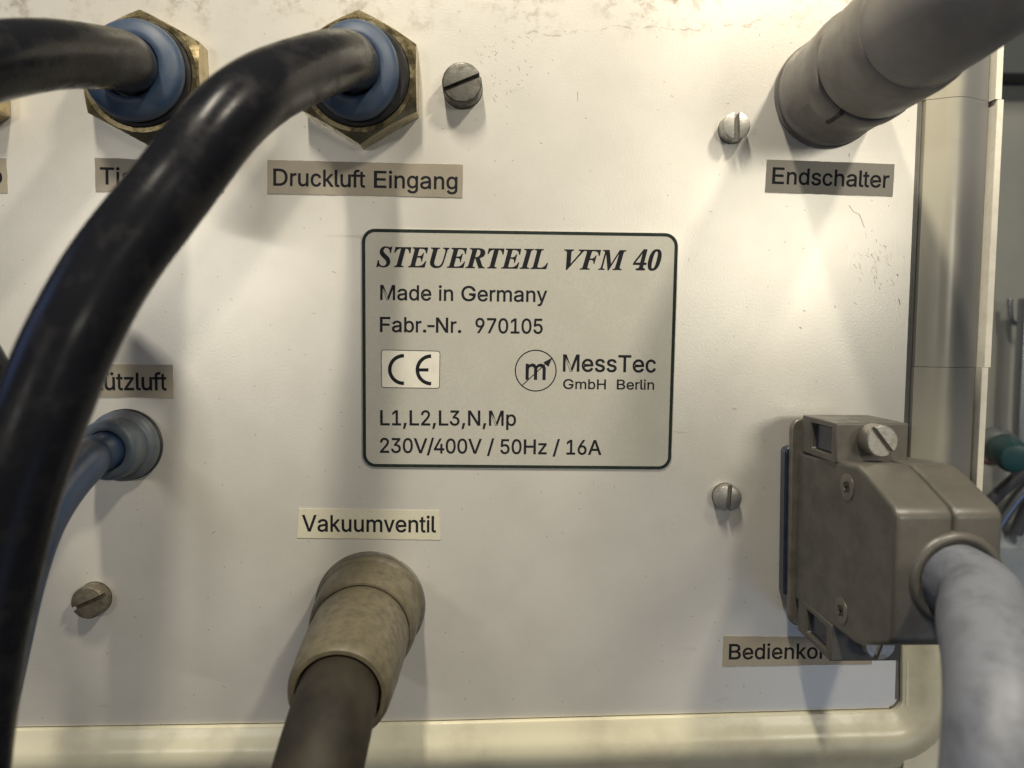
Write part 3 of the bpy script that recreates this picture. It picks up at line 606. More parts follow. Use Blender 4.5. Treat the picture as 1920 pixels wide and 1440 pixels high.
# fine scratches, hairs and specks lying on the panel: one part, too many and too small to pick apart
vs, fs = [], []
def mark(pts, w):
    pts = [Vector((p.x, p.y)) for p in pts]
    for i in range(len(pts) - 1):
        a, b2 = pts[i], pts[i + 1]
        if (b2 - a).length < 1e-6: continue
        d = (b2 - a).normalized() * 0.02; q = Vector((-d.y, d.x)).normalized() * w * random.uniform(0.3, 0.6)
        k = len(vs); z = 0.008 + 0.0015 * (len(vs) // 4 % 5)
        vs.extend([(*(a - d + q), z), (*(a - d - q), z), (*(b2 + d - q * 0.7), z), (*(b2 + d + q * 0.7), z)])
        fs.append((k, k + 1, k + 2, k + 3))
def squiggle(px, py, length, ang, w, n=4, jit=0.35):
    x, y = px, py; pts = [P(x, y)]
    for _ in range(n):
        ang += random.uniform(-jit, jit)
        x += math.cos(ang) * length / n; y += math.sin(ang) * length / n; pts.append(P(x, y))
    mark(pts, w)
for c_ in (((1592, 385), (1600, 397), (1611, 402), (1616, 414), (1621, 427)), ((1373, 767), (1377, 766), (1381, 768)), ((1499, 613), (1503, 616)), ((1506, 582), (1510, 584)),
           ((1565, 574), (1567, 577)), ((1083, 172), (1083, 190)), ((928, 104), (933, 98)), ((972, 126), (974, 132)), ((924, 182), (929, 190)), ((250, 1156), (256, 1159)),
           ((398, 1000), (404, 996)), ((1682, 514), (1684, 518)), ((1685, 560), (1688, 571))):
    mark([P(*q) for q in c_], 0.20)
for i in range(46):                                    # rubbed patch beside the right rail
    squiggle(random.gauss(1632, 16), random.gauss(492, 26), random.uniform(4, 13), random.uniform(0.7, 1.4), 0.05 if i % 3 else 0.10)
for i in range(60):
    squiggle(random.uniform(560, 1680), random.uniform(20, 330), random.uniform(2, 6), random.uniform(0, 6), random.uniform(0.05, 0.18), 2)
for i in range(70):
    squiggle(random.uniform(60, 1680), random.uniform(330, 1330), random.uniform(2, 9), random.uniform(0, 6), random.uniform(0.04, 0.13), 2)
for i in range(40):
    squiggle(random.uniform(890, 1000), random.uniform(60, 200), random.uniform(2, 7), random.uniform(0.5, 1.2), random.uniform(0.05, 0.15), 2)
tag(link_mesh('surface_marks', vs, fs, mat('grime_mark', (0.24, 0.20, 0.145), rough=0.8, col2=(0.36, 0.33, 0.27), nscale=500), unit, None), kind='stuff')

# ------------------------------------------------------------------ stickers
def sticker(quad, m, label, lines, pale=False, cat='label sticker', th=0.14):
    q = [P(*p, 0) for p in quad]
    c = sum(q, Vector()) / 4
    t = thing('label_sticker', (c.x, c.y, 0), label, cat, 'lettered stickers on the panel')
    # slightly uneven cut edge
    out = []
    for i in range(4):
        a, b2 = q[i], q[(i + 1) % 4]
        nn = max(4, int((b2 - a).length / 1.2)); d = (b2 - a).normalized(); nr = Vector((-d.y, d.x, 0))
        for k in range(nn):
            out.append(a + (b2 - a) * (k / nn) + nr * (random.uniform(-0.05, 0.05) if k else 0))
    prism('tape', [(p.x, p.y) for p in out], 0.015, th, m, t, 0, smooth_angle=None)
    for (text, l, r, cap) in lines:
        letters('lettering', text, 'A', l, r, cap, M['ink'], t, th + 0.015)
    return t

sticker([(501, 363), (867, 371), (868, 309), (502, 300)], M['sticker'], 'long grey-brown sticker reading Druckluft Eingang under the right brass fitting',
        [('Druckluft Eingang', (513, 347.5), (857, 355), 31)])
sticker([(180, 360), (420, 362), (420, 304), (178, 296)], M['sticker'], 'grey-brown sticker starting with Tis, half hidden behind the black hose',
        [('Tischluft', (188, 345), (366, 350), 31)])
sticker([(140, 745), (326, 746), (324, 684), (140, 682)], M['sticker_tan'], 'tan sticker ending in tützluft beside the black hose',
        [('Stützluft', (154, 731), (312, 731.5), 32)])
sticker([(-160, 361), (15, 362), (12, 297), (-163, 295)], M['sticker_tan'], 'brownish sticker cut off by the left edge of the picture',
        [('o', (-15, 344), (4, 344), 31)])
sticker([(557, 1008), (826, 1012), (824, 957), (560, 953)], M['sticker_pale'], 'pale yellowish sticker reading Vakuumventil above the beige round connector',
        [('Vakuumventil', (567, 996), (817, 998), 30)])
sticker([(1434, 361), (1673, 369), (1677, 308), (1438, 299)], M['sticker_grey'], 'shaded grey sticker reading Endschalter under the top right connector',
        [('Endschalter', (1448, 344), (1666, 352), 30)])
sticker([(1354, 1249), (1634, 1245), (1640, 1196), (1357, 1192)], M['sticker_tan'], 'brown sticker starting with Bedienkon under the rectangular connector hood',
        [('Bedienkonsole', (1367, 1236), (1630, 1234), 28)])

# ------------------------------------------------------------------ name plate
corners = [P(680, 876), P(1258, 881), P(1272, 437), P(678, 428)]
cc = sum(corners, Vector()) / 4
np_ = thing('name_plate', (cc.x, cc.y, 0), 'large bordered type plate with six printed lines in the middle of the panel', 'name plate')
TH = 0.30
outer = rounded([(p.x, p.y) for p in corners], 3.0)
prism('plate', outer, 0.02, TH, M['plate'], np_, 0.06, 2)
ins = [cc + (p - cc) * 1.0 for p in corners]
def inset(poly, d):
    out = []
    n = len(poly)
    for i in range(n):
        p, a, b2 = poly[i], poly[i - 1], poly[(i + 1) % n]
        da, db = (p - a).normalized(), (b2 - p).normalized()
        na, nb = Vector((-da.y, da.x, 0)), Vector((-db.y, db.x, 0))
        out.append(p + (na + nb).normalized() * d / max(0.2, math.cos(na.angle(nb) / 2)))
    return out
mid = rounded([(p.x, p.y) for p in inset(corners, 0.48)], 2.55, 8)
stroke('border', mid, 0.72, TH + 0.02, M['border'], np_, closed=True)
LZ = TH + 0.02
letters('lettering', 'STEUERTEIL  VFM 40', 'S', (706, 500), (1234, 507), 37, M['ink'], np_, LZ)
letters('lettering', 'Made in Germany', 'A', (713.5, 562), (1025, 566), 27.5, M['ink'], np_, LZ)
letters('lettering', 'Fabr.-Nr.  970105', 'A', (713, 622), (1017, 625.5), 27.5, M['ink'], np_, LZ)
letters('lettering', 'MessTec', 'A', (1056, 696), (1229, 698), 31, M['ink'], np_, LZ)
letters('lettering', 'GmbH  Berlin', 'A', (1056, 729), (1226, 730.5), 18, M['ink'], np_, LZ)
letters('lettering', 'L1,L2,L3,N,Mp', 'A', (713.5, 797), (967, 798), 27.5, M['ink'], np_, LZ)
letters('lettering', '230V/400V / 50Hz / 16A', 'A', (713, 848.5), (1127, 852.5), 27, M['ink'], np_, LZ)
# CE mark
cq = [P(715.5, 726.5, TH), P(824, 728, TH), P(825, 658.5, TH), P(715, 656, TH)]
cr = rounded([(p.x, p.y) for p in cq], 0.6, 5)
link_mesh('white_field', [(*p, LZ) for p in cr], [tuple(range(len(cr)))], M['white_field'], np_, None)
stroke('field_outline', cr, 0.14, LZ + 0.015, M['ink'], np_, closed=True)
def arc_px(cx, cy, r, a0, a1, n=28):
    return [P(cx + r * math.cos(math.radians(a)), cy - r * math.sin(math.radians(a)), TH) for a in [a0 + (a1 - a0) * i / n for i in range(n + 1)]]
def px_plate(x, y): return (660 + x / 2.938, 410 + y / 2.938)
ccx, ccy = px_plate(284, 831)
stroke('lettering', arc_px(ccx, ccy, 25.8, 88, 272), 0.80, LZ + 0.015, M['ink'], np_)
ecx, ecy = px_plate(436, 833)
stroke('lettering', arc_px(ecx, ecy, 25.8, 90, 270), 0.80, LZ + 0.015, M['ink'], np_)
stroke('lettering', [P(ecx - 23, ecy, TH), P(ecx - 5, ecy, TH)], 0.72, LZ + 0.019, M['ink'], np_)
# round logo with m and arrow
lx, ly = px_plate(1012, 837)
stroke('logo_ring', arc_px(lx, ly, 38.2, 0, 354, 48), 0.26, LZ, M['ink'], np_, closed=True)
a1, a2 = px_plate(935, 920), px_plate(1090, 778)
stroke('logo_arrow', [P(*a1, TH), P(*a2, TH)], 0.20, LZ + 0.008, M['ink'], np_)
tip, b1, b2_ = px_plate(1104, 764), px_plate(1054, 792), px_plate(1082, 816)
link_mesh('arrow_head', [(*P(*q, TH).xy, LZ + 0.012) for q in (tip, b1, b2_)], [(0, 1, 2)], M['ink'], np_, None)
letters('lettering', 'm', 'A', px_plate(958, 884), px_plate(1064, 886), 38, M['ink'], np_, LZ + 0.016)

# ------------------------------------------------------------------ screws
def screw(face_px, r_px, z, slot_deg, m, label, parent=None, name='slotted_screw', base_z=0.0, slot_w=0.2, slot_d=0.45, tilt=0):
    c = P(*face_px, z); R = r_px * (CAM_Z - z) / F_PX
    t = parent or thing(name, (c.x, c.y, base_z), label, 'screw', 'slotted screws on the panel')
    h = z - base_z; d = h * slot_d if base_z == 0 else 1.3
    w = R * slot_w
    rot = math.radians(slot_deg)
    core = lathe('screw_head' if not parent else 'screw_core', (c.x, c.y, base_z), [(R * 0.97, 0.02), (R, 0.15), (R, h - d)], m, t, 48)
    if not parent:
        lathe('contact_shade', (c.x, c.y, base_z), [(R * 1.03, 0.005), (R * 1.03, 0.03)], M['dark'], t, 48)  # thin dark disc standing in for the shade under the head
    for s in (1, -1):
        a0 = math.asin(w / R)
        pts = [(R * math.cos(a), s * R * math.sin(a)) for a in [a0 + (math.pi - 2 * a0) * i / 22 for i in range(23)]]
        def rr(p, k, zz):
            x, y = p[0] * k, max(abs(p[1]) * k, w * 1.0) * s
            return (c.x + x * math.cos(rot) - y * math.sin(rot), c.y + x * math.sin(rot) + y * math.cos(rot), base_z + zz)
        n = len(pts)
        vs = [rr(p, 1, h - d) for p in pts] + [rr(p, 1, h - 0.28) for p in pts] + [rr(p, 0.965, h - 0.08) for p in pts] + [rr(p, 0.90, h) for p in pts]
        fs = []
        for k in range(3):
            for i in range(n):
                j = (i + 1) % n
                fs.append((k * n + i, k * n + j, (k + 1) * n + j, (k + 1) * n + i))
        fs.append(tuple(3 * n + i for i in range(n)))
        link_mesh('head_half', vs, fs, m, core if not parent else t, 40)
    return t

screw((866, 154), 36.5, 4.6, 22, M['oldsteel'], 'large weathered dark slotted screw right of the right brass fitting', slot_w=0.11)
screw((1382, 235), 25.5, 3.8, 91, M['steel'], 'bright slotted screw left of the top right connector', slot_w=0.20)
screw((1367, 935), 25, 3.2, 86, M['steel'], 'small grey slotted screw left of the rectangular connector hood', slot_w=0.17)
screw((163, 1131), 31, 3.6, 24, M['brownsteel'], 'dull brown slotted screw in shade under the blue hose', slot_w=0.12)

# ------------------------------------------------------------------ push-in fittings with hex nuts
def fitting(face_px, z_nut, label, vx=1.0, rot=0.0, ow=1.0, oh=1.0):
    c = P(*face_px, z_nut)
    t = thing('hose_fitting', (c.x, c.y, 0), label, 'hose fitting', 'brass hose fittings')
    Rc = 121.5 * (CAM_Z - z_nut) / F_PX                      # across corners / 2
    Rf = Rc * math.cos(math.pi / 6)
    # hexagon with a turned 30 degree chamfer: heights at each angle follow the cone
    n = 96; vs, fs = [], []
    def hexr(a):
        b2 = (a % (math.pi / 3)) - math.pi / 6
        return Rf / math.cos(b2)
    rings = []
    rim = Rf * 0.975
    for kind in range(5):
        ring = []
        for i in range(n):
            a = 2 * math.pi * i / n
            r = hexr(a + 0)
            if kind == 0: rr, z = r, 0.02
            elif kind == 1: rr, z = r, z_nut - 0.15 - (r - rim) * 0.75
            elif kind == 2: rr, z = rim, z_nut
            elif kind == 3: rr, z = Rf * 0.90, z_nut
            else: rr, z = Rf * 0.86, z_nut - 0.8
            aa = a + math.pi / 2 + math.pi / 6 * 0 + rot
            ring.append((c.x + rr * math.cos(aa), c.y + rr * math.sin(aa), z))
        rings.append(ring)
    # rotate so that corners point up and down
    for r_ in rings: vs += r_
    for k in range(4):
        for i in range(n):
            j = (i + 1) % n
            fs.append((k * n + i, k * n + j, (k + 1) * n + j, (k + 1) * n + i))
    nut = link_mesh('hex_nut', vs, fs, M['brass'], t, 25)
    lathe('seal_ring', (c.x, c.y, 0), [(Rf * 0.885, z_nut - 2.5), (Rf * 0.885, z_nut + 0.5), (Rf * 0.85, z_nut + 1.0), (Rf * 0.80, z_nut + 1.0), (Rf * 0.6, z_nut + 0.9)], M['rubber'], t, 72)
    a = 9.9
    lathe('release_collar', (c.x, c.y, 0), [(a * 0.86, z_nut - 1), (a * 0.88, z_nut + 1.3), (a * 0.985, z_nut + 1.6), (a, z_nut + 2.1), (a * 0.99, z_nut + 3.2), (a * 0.95, z_nut + 3.9),
          (a * 0.88, z_nut + 4.4), (a * 0.72, z_nut + 5.1), (a * 0.62, z_nut + 5.3), (a * 0.585, z_nut + 5.0), (a * 0.575, z_nut + 3.0)], M['blue'], t, 72, sx=ow, sy=oh, rot=rot, smooth_angle=60)
    return t, c
HR = 5.45
f1, c1 = fitting((671, 140), 6.2, 'brass hex fitting with blue collar above the Druckluft Eingang sticker', rot=0.0, ow=0.91, oh=1.03)
f2, c2 = fitting((262, 140), 6.2, 'brass hex fitting with blue collar at the upper left above the Tis sticker', rot=0.03, ow=1.04, oh=1.04)
h1 = tube('black_hose', [(c1.x, c1.y, 6), (c1.x, c1.y, 11), P(655, 113, 17), P(636, 112, 24), P(600, 122, 32), P(522, 152, 45), P(472, 182, 53), P(426, 221, 57), P(380, 277, 60), P(331, 343, 62), P(281, 406, 65),
          P(207, 502, 68), P(153, 600, 71), P(119, 670, 72), P(88, 748, 73), P(45, 860, 74), P(14, 960, 74), P(-14, 1080, 74), P(-40, 1200, 74), P(-56, 1310, 74), P(-68, 1400, 74), P(-82, 1560, 74)],
          HR, M['hose'], None, 56, 14)
tag(h1, 'thick black air hose arching from the right brass fitting down the left side', 'hose', 'hoses')
h2 = tube('black_hose', [(c2.x, c2.y, 6), (c2.x, c2.y, 11), P(238, 116, 17), P(215, 110, 22), P(170, 106, 30), P(100, 101, 40), P(0, 112, 53), P(-100, 136, 62), P(-220, 190, 68)], HR, M['hose'], None, 56, 14)
tag(h2, 'short stretch of black air hose leaving the upper left brass fitting to the left', 'hose', 'hoses')

# edge of a further fitting and hose at the left border
cn = P(-108, 150, 6.2)
t = thing('hose_fitting', (cn.x, cn.y, 0), 'brass fitting of which only a dark sliver shows at the left border', 'hose fitting', 'brass hose fittings')
hexo = [(cn.x + 11.6 * math.cos(math.radians(90 + 60 * i)), cn.y + 11.6 * math.sin(math.radians(90 + 60 * i))) for i in range(6)]
prism('hex_nut', hexo, 0.02, 6.2, M['brass'], t, 0.5, 2)
lathe('release_collar', (cn.x, cn.y, 0), [(8.2, 6.3), (8.4, 9), (7.2, 11.5), (5.8, 11.6)], M['blue'], t, 48)
h3 = tube('black_hose', [P(-150, 560, 30), P(-90, 610, 34), P(-30, 700, 38), P(-22, 800, 40), P(-60, 920, 42)], 4.2, M['hose'], None, 32, 10)
tag(h3, 'dark hose edge just showing at the left border behind the thick hose', 'hose', 'hoses')

# ------------------------------------------------------------------ small push-in fitting with the blue hose
c = P(236, 834, 0.6)
sf = thing('push_in_fitting', (c.x, c.y, 0), 'round blue-grey push-in fitting under the tützluft sticker', 'hose fitting')
lathe('washer', (c.x, c.y, 0), [(7.6, 0.02), (8.05, 0.05), (8.05, 0.8), (7.6, 1.0), (7, 1.0)], M['rubber'], sf, 72)
lathe('fitting_body', (c.x, c.y, 0), [(7.75, 0.9), (7.85, 1.2), (7.85, 2.6), (7.5, 3.1), (6.75, 3.4), (6.5, 3.6), (6.3, 3.8)], M['bluegrey'], sf, 72)
lathe('release_collar', (c.x, c.y, 0), [(6.45, 3.2), (6.45, 4.6), (6.5, 5.5), (6.5, 8.6), (6.25, 9.3), (5.8, 9.7), (4.9, 9.8), (4.35, 9.6), (4.3, 8)], M['bluegrey'], sf, 72, smooth_angle=50)
bh = tube('blue_hose', [(c.x, c.y, 3), (c.x, c.y, 9), (c.x - 0.7, c.y - 0.6, 14), P(160, 868, 20), P(125, 905, 27), P(88, 957, 34), P(58, 1020, 39), P(30, 1110, 42), P(5, 1220, 44), P(-30, 1380, 46)], 4.05, M['bluehose'], None, 40, 12)
tag(bh, 'blue hose plugged into the small blue-grey fitting, passing behind the black hose', 'hose', 'hoses')

# ------------------------------------------------------------------ beige round connector
c = P(693, 1138, 1.0)
ax = (P(634, 1302, 38) - c).normalized()
vc = thing('round_connector', (c.x, c.y, 0), 'beige dusty round connector under the Vakuumventil sticker', 'connector')
lathe('mounting_ring', (c.x, c.y, 0), [(12.6, 0.02), (12.5, 0.35), (12.15, 0.5)], M['flange'], vc, 80)
lathe('coupling_ring', (c.x, c.y, 0), [(12.0, 0.4), (12.1, 0.7), (12.1, 2.2), (11.7, 2.7), (11.5, 9.6), (11.2, 12.3), (10.7, 13.1), (10.25, 13.2), (10.1, 12.5)], M['beige'], vc, 80, axis=ax)
lathe('connector_sleeve', (c.x, c.y, 0), [(9.9, 11.0), (10.05, 13.7), (10.25, 14.4), (10.2, 20), (9.9, 28), (9.4, 36.2), (9.1, 37.6), (8.5, 38.4), (7.75, 38.4), (7.5, 37.5), (7.3, 35)], M['beige'], vc, 80, axis=ax)
# small moulded arrow dimple on the sleeve
dp = Vector((c.x, c.y, 0)) + ax * 17.5 + Vector((0, 10.1, 0))
lathe('moulded_mark', dp, [(1.1, -0.3), (1.0, 0.12), (0.55, 0.18), (0.45, -0.05), (0.05, -0.05)], M['beige'], vc, 24, axis=Vector((0, 1, 0.05)), sx=1.5, sy=0.8)
e0 = Vector((c.x, c.y, 0)) + ax * 34
e1 = Vector((c.x, c.y, 0)) + ax * 39
bc = tube('brown_cable', [e0, e1, P(617, 1362, 46), P(597, 1440, 52), P(575, 1540, 57), P(555, 1680, 60)], 7.2, M['browncable'], None, 48, 12)
tag(bc, 'thick brown-black cable running down from the beige connector', 'cable', 'cables')

# ------------------------------------------------------------------ grey round connector top right
c = P(1553, 176, 0.5)
gc = thing('round_connector', (c.x, c.y, 0), 'warm grey round connector above the Endschalter sticker in the top right corner', 'connector')
C0 = Vector((c.x, c.y, 0))
lathe('mounting_ring', C0, [(11.9, 0.02), (11.9, 1.2), (11.4, 1.7)], M['flange'], gc, 80)
cring = lathe('coupling_ring', C0, [(11.4, 1.4), (11.65, 1.9), (11.65, 4.2), (11.45, 4.5), (11.45, 14.5), (11.75, 16.2), (11.7, 18.6), (11.2, 19.3), (10.6, 19.4), (10.4, 18.5)], M['grey'], gc, 80)
lathe('groove', C0, [(10.45, 17), (10.45, 21.5)], M['dark'], gc, 64)
lathe('connector_sleeve', C0, [(10.5, 20.2), (11.1, 20.6), (11.35, 21.4), (11.35, 33), (11.1, 35.5), (10.7, 36.3), (10.4, 36.4)], M['grey'], gc, 80)
# flutes on the coupling ring
for i in range(22):
    a = math.radians(212 + i * 1.7)
    ca, sa = math.cos(a), math.sin(a)
    p0 = C0 + Vector((ca * 11.42, sa * 11.42, 9.0))
    lathe('grip_rib', p0, [(0.03, -4.6), (0.13, -4.0), (0.13, 4.0), (0.03, 4.6)], M['grey'], gc, 6)
ntch = C0 + Vector((-4.6, -10.55, 16.6))
na = math.radians(239.5); nd, nt = Vector((math.cos(na), math.sin(na), 0)), Vector((-math.sin(na), math.cos(na), 0))
link_mesh('index_notch', [C0 + nd * r + nt * s_ + Vector((0, 0, z)) for z in (13.8, 19.9) for r in (10.6, 11.84) for s_ in (-0.42, 0.42)],
          [(0, 1, 3, 2), (4, 5, 7, 6), (0, 1, 5, 4), (2, 3, 7, 6), (0, 2, 6, 4), (1, 3, 7, 5)], M['dark'], gc, None)
boot = tube('cable_boot', [C0 + Vector((0, 0, 34)), C0 + Vector((0, 0, 44)), C0 + Vector((3.0, 2.4, 54)), C0 + Vector((11, 9.5, 64)), C0 + Vector((24, 21, 72)), C0 + Vector((42, 37, 78)), C0 + Vector((66, 58, 82))], 10.0, M['greyboot'], gc, 64, 12,
            rfun=lambda t: 10.55 - 0.9 * t)

# ------------------------------------------------------------------ rectangular connector with hood
hx0, hx1, hm = 67.0, 85.6, 77.0
ho = thing('hooded_connector', (76, -41, 0), 'taupe rectangular plug with screwed hood and grey cable at the lower right', 'connector')
prism('socket_body', rounded([(65.2, -58.8), (85, -58.8), (85, -24.6), (64.9, -24.6)], 1.4, 5), 0.05, 3.0, M['navy'], ho, 0.3, 2)
prism('flange_plate', rounded([(65.9, -65.2), (85.2, -65.2), (85.2, -18.0), (65.5, -18.0)], 2.6, 6), 3.05, 4.6, M['flange'], ho, 0.4, 3)
def hood_half(x0, x1):
    yz = [(-25.4, 4.7), (-24.0, 30.5), (-24.9, 33.5), (-29.0, 42.6), (-30.3, 43.9), (-52.2, 43.9), (-53.4, 42.8), (-57.2, 34), (-58.0, 31), (-58.8, 4.7)]
    n = len(yz)
    vs = [(x0 + (z - 5) * 0.03, y, z) for y, z in yz] + [(x1 + (z - 5) * 0.03, y, z) for y, z in yz]
    fs = [tuple(range(n)), tuple(range(n, 2 * n))] + [(i, (i + 1) % n, n + (i + 1) % n, n + i) for i in range(n)]
    return bevel(link_mesh('hood_shell', vs, fs, M['hood'], ho, 50), 0.85, 4, 25)
def hood_half2(x0, x1, side):
    """half of the hood; rounded outside edges, a crisp parting line inside"""
    o = hood_half(x0, x1); return o
hood_half(hx0, hm - 0.04); hood_half(hm + 0.04, hx1)
core = [(-26.0, 5), (-24.9, 30.5), (-29.9, 42.2), (-31, 43.1), (-51.6, 43.1), (-52.6, 42.2), (-57.2, 31), (-57.9, 5)]
link_mesh('parting_core', [(hm - 0.4 + (z - 5) * 0.03, y, z) for y, z in core] + [(hm + 0.4 + (z - 5) * 0.03, y, z) for y, z in core], [tuple(range(8)), tuple(range(8, 16))] + [(i, (i + 1) % 8, 8 + (i + 1) % 8, 8 + i) for i in range(8)], M['dark'], ho, None)
def ear(y0, y1, s):
    """lug with a nut pocket opening to the left"""
    x0, x1, z0, z1 = hx0 + 0.1, 81.6, 6.5, 23.0
    py0, py1, pz0, pz1, d = y0 + 1.35, y1 - 1.15, 11.2, 20.9, 3.2
    o_ = [(x0, y0, z0), (x0, y1, z0), (x0, y1, z1), (x0, y0, z1)]
    q_ = [(x1, y0, z0), (x1, y1, z0), (x1, y1, z1), (x1, y0, z1)]
    i_ = [(x0, py0, pz0), (x0, py1, pz0), (x0, py1, pz1), (x0, py0, pz1)]
    k_ = [(x0 + d, py0, pz0), (x0 + d, py1, pz0), (x0 + d, py1, pz1), (x0 + d, py0, pz1)]
    vs = o_ + q_ + i_ + k_
    fs = [(4, 5, 6, 7)] + [(i, (i + 1) % 4, 4 + (i + 1) % 4, 4 + i) for i in range(4)]
    fs += [(i, (i + 1) % 4, 8 + (i + 1) % 4, 8 + i) for i in range(4)] + [(8 + i, 8 + (i + 1) % 4, 12 + (i + 1) % 4, 12 + i) for i in range(4)] + [(12, 13, 14, 15)]
    lug = bevel(link_mesh('lug', vs, fs, M['hood'], ho, 40), 0.4, 3)
    box('square_nut', x0 + 1.0, x0 + 2.9, py0 + 0.15, py1 - 0.15, pz0 + 0.15, pz1 - 0.15, M['navy'], ho, 0.2, 2)
ear(-25.0, -17.0, 1); ear(-65.2, -57.6, -1)
box('lug_foot', hx0 + 1.2, 83, -24.9, -18.6, 4.6, 6.8, M['hood'], ho, 0.3)
box('lug_foot', hx0 + 1.2, 83, -64.2, -58.5, 4.6, 6.8, M['hood'], ho, 0.3)
def plug_screw(x, y, deg):
    z1 = 27.3
    # pixel of the face centre is not needed here: build at the true place
    R = 3.05; h = z1 - 23.0
    s = lathe('lock_screw', (x, y, 23.0), [(R * 0.96, 0.03), (R, 0.2), (R, h - 1.2)], M['steel'], ho, 40)
    w = 0.55; rot = math.radians(deg)
    for sg in (1, -1):
        a0 = math.asin(w / R)
        pts = [(R * math.cos(a), sg * R * math.sin(a)) for a in [a0 + (math.pi - 2 * a0) * i / 20 for i in range(21)]]
        def rr(p, k, zz):
            X_, Y_ = p[0] * k, max(abs(p[1]) * k, w) * sg
            return (x + X_ * math.cos(rot) - Y_ * math.sin(rot), y + X_ * math.sin(rot) + Y_ * math.cos(rot), 23 + zz)
        n = len(pts)
        vs = [rr(p, 1, h - 1.2) for p in pts] + [rr(p, 1, h - 0.25) for p in pts] + [rr(p, 0.93, h) for p in pts]
        fs = [(k * n + i, k * n + (i + 1) % n, (k + 1) * n + (i + 1) % n, (k + 1) * n + i) for k in range(2) for i in range(n)] + [tuple(2 * n + i for i in range(n))]
        link_mesh('head_half', vs, fs, M['steel'], s, 40)
plug_screw(74.2, -20.0, -52); plug_screw(75.0, -60.0, 70)
for (y, z) in ((-28.9, 27.0), (-53.6, 26.0)):                # countersunk cross-head screws in the left face
    s = lathe('hood_screw', (hx0 + 0.25 + 0.64, y, z), [(2.65, 0.0), (2.6, 0.34), (2.2, 0.42), (1.1, 0.36), (0.85, -0.3), (0.05, -0.9)], M['flange'], ho, 32, axis=Vector((-1, 0, 0)))
    for k in (0.5, 2.07):
        d = Vector((0, math.cos(k), math.sin(k))); e_ = Vector((0, -math.sin(k), math.cos(k)))
        ctr = Vector((hx0 - 0.20 + 0.64, y, z))
        link_mesh('cross_recess', [ctr + d * 1.35 + e_ * 0.28, ctr + d * 1.35 - e_ * 0.28, ctr - d * 1.35 - e_ * 0.28, ctr - d * 1.35 + e_ * 0.28], [(0, 1, 2, 3)], M['dark'], s, None)
KX, KY = 79.0, -41.6
lathe('cable_collar', (KX, KY, 43.4), [(8.5, 0.0), (8.3, 0.6), (7.9, 1.1), (7.4, 1.3), (6.8, 1.1), (6.5, 0.4)], M['hood'], ho, 64, smooth_angle=60)
gcab = tube('grey_cable', [(KX, KY, 40), (KX, KY, 45), (KX + 0.2, KY - 0.7, 51), P(1838, 1158, 58), P(1857, 1225, 66), P(1868, 1310, 73), P(1868, 1400, 77), P(1862, 1520, 80), P(1852, 1700, 82)], 6.25, M['greycable'], None, 56, 14)
tag(gcab, 'thick blotchy grey cable leaving the rectangular plug towards the bottom right', 'cable', 'cables')

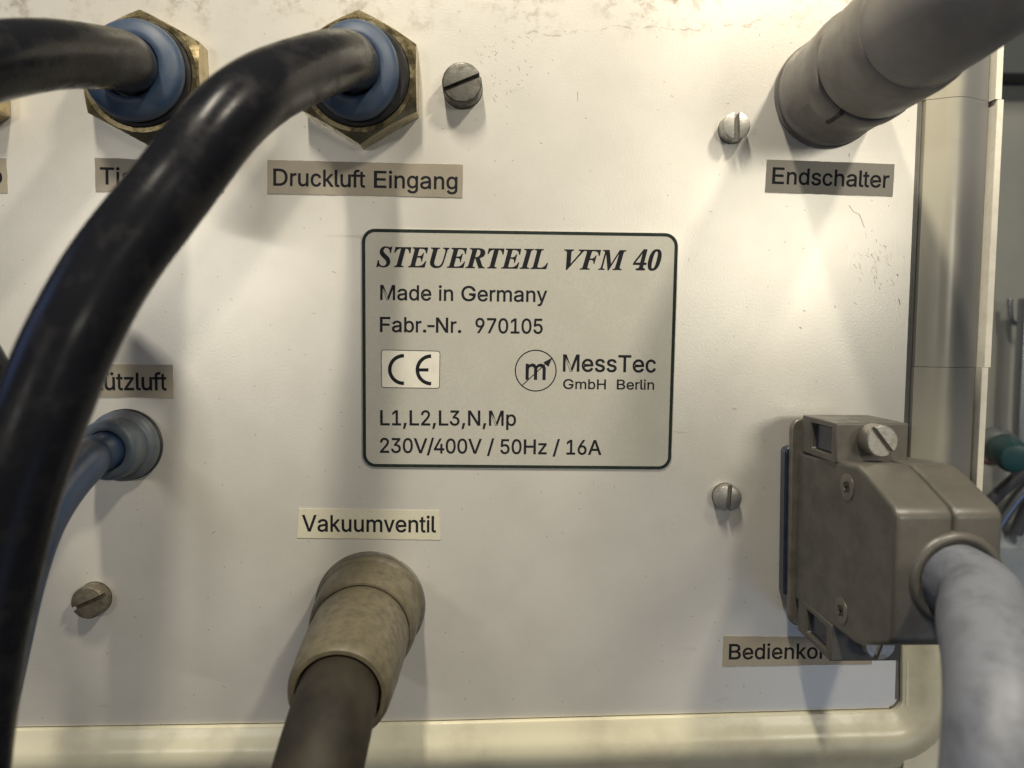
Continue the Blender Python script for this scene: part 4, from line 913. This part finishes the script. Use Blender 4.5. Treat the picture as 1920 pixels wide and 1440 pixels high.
# ------------------------------------------------------------------ what shows to the right of the unit, far behind
ZB = -150.0
wq = [P(1500, -400, ZB), P(2700, -400, ZB), P(2700, 1900, ZB), P(1500, 1900, ZB)]
o = link_mesh('far_cabinet', [(p.x, p.y, ZB) for p in wq] + [(p.x, p.y, ZB - 20) for p in wq], [(0, 1, 2, 3), (4, 5, 6, 7), (0, 1, 5, 4), (1, 2, 6, 5), (2, 3, 7, 6), (3, 0, 4, 7)], M['far_wall'], None, None)
tag(o, 'pale out of focus cabinet behind the right edge of the unit', 'cabinet')
a, b2 = P(1800, -300, ZB + 14), P(2300, 142, ZB + 14)
o = box('dark_cover', a.x, b2.x, b2.y, a.y, ZB + 2, ZB + 14, M['far_dark'], None, 1)
tag(o, 'dark cover in the top right corner behind the unit', 'cover')
a, b2 = P(1800, 1000, ZB + 30), P(2300, 1900, ZB + 30)
o = box('blue_grey_case', a.x, b2.x, b2.y, a.y, ZB + 2, ZB + 30, M['far_blue'], None, 6)
tag(o, 'blurred blue-grey case low behind the rectangular plug', 'case')
hd = thing('door_handle', P(1905, 600, ZB), 'blurred metal handle bar at the right border above the green sleeve', 'handle')
tube('handle_bar', [P(1925, 560, ZB + 14), P(1921, 640, ZB + 14), P(1917, 720, ZB + 14), P(1914, 800, ZB + 14), P(1912, 900, ZB + 14)], 3.0, M['far_metal'], hd, 20, 6)
tube('bracket', [P(1893, 560, ZB + 8), P(1894, 585, ZB + 8), P(1897, 605, ZB + 8), P(1912, 606, ZB + 8)], 1.1, M['far_metal'], hd, 16, 6)
gz = ZB + 40
g0 = P(1886, 845, gz)
AXG = (Vector((0, 0, CAM_Z)) - g0).normalized() + Vector((0.30, -0.22, 0))
gk = thing('green_plug', g0, 'blurred dark green plug with a bright metal ring at the right border', 'plug')
lathe('metal_ring', g0, [(6.2, -14), (6.6, -13), (6.6, -3), (5.8, -2)], M['far_metal'], gk, 40, axis=AXG)
lathe('green_sleeve', g0, [(5.5, -4), (6.1, -2), (6.1, 9), (5.0, 12), (3.4, 12.5), (0.05, 12.5)], M['far_green'], gk, 40, axis=AXG)
g1 = P(1858, 862, gz - 6)
lathe('red_cap', g1, [(2.3, -4), (2.5, 0), (1.8, 2.2), (0.05, 2.6)], M['far_pink'], gk, 24)
for i, (a, b2, c3) in enumerate((((1950, 860), (1895, 905), (1830, 965)), ((1960, 885), (1912, 925), (1870, 985)), ((1990, 900), (1935, 935), (1905, 1000)))):
    o = tube('dark_cable', [P(*a, gz), P(*b2, gz - 4), P(*c3, gz - 8)], 2.4, (M['far_cable'], M['far_metal'], M['far_cable'])[i], None, 20, 10)
    tag(o, ('blurred dark cable directly under the green plug', 'paler blurred cable, middle of three under the green plug', 'blurred dark cable nearest the right border under the green plug')[i], 'cable', 'blurred cables behind the unit')
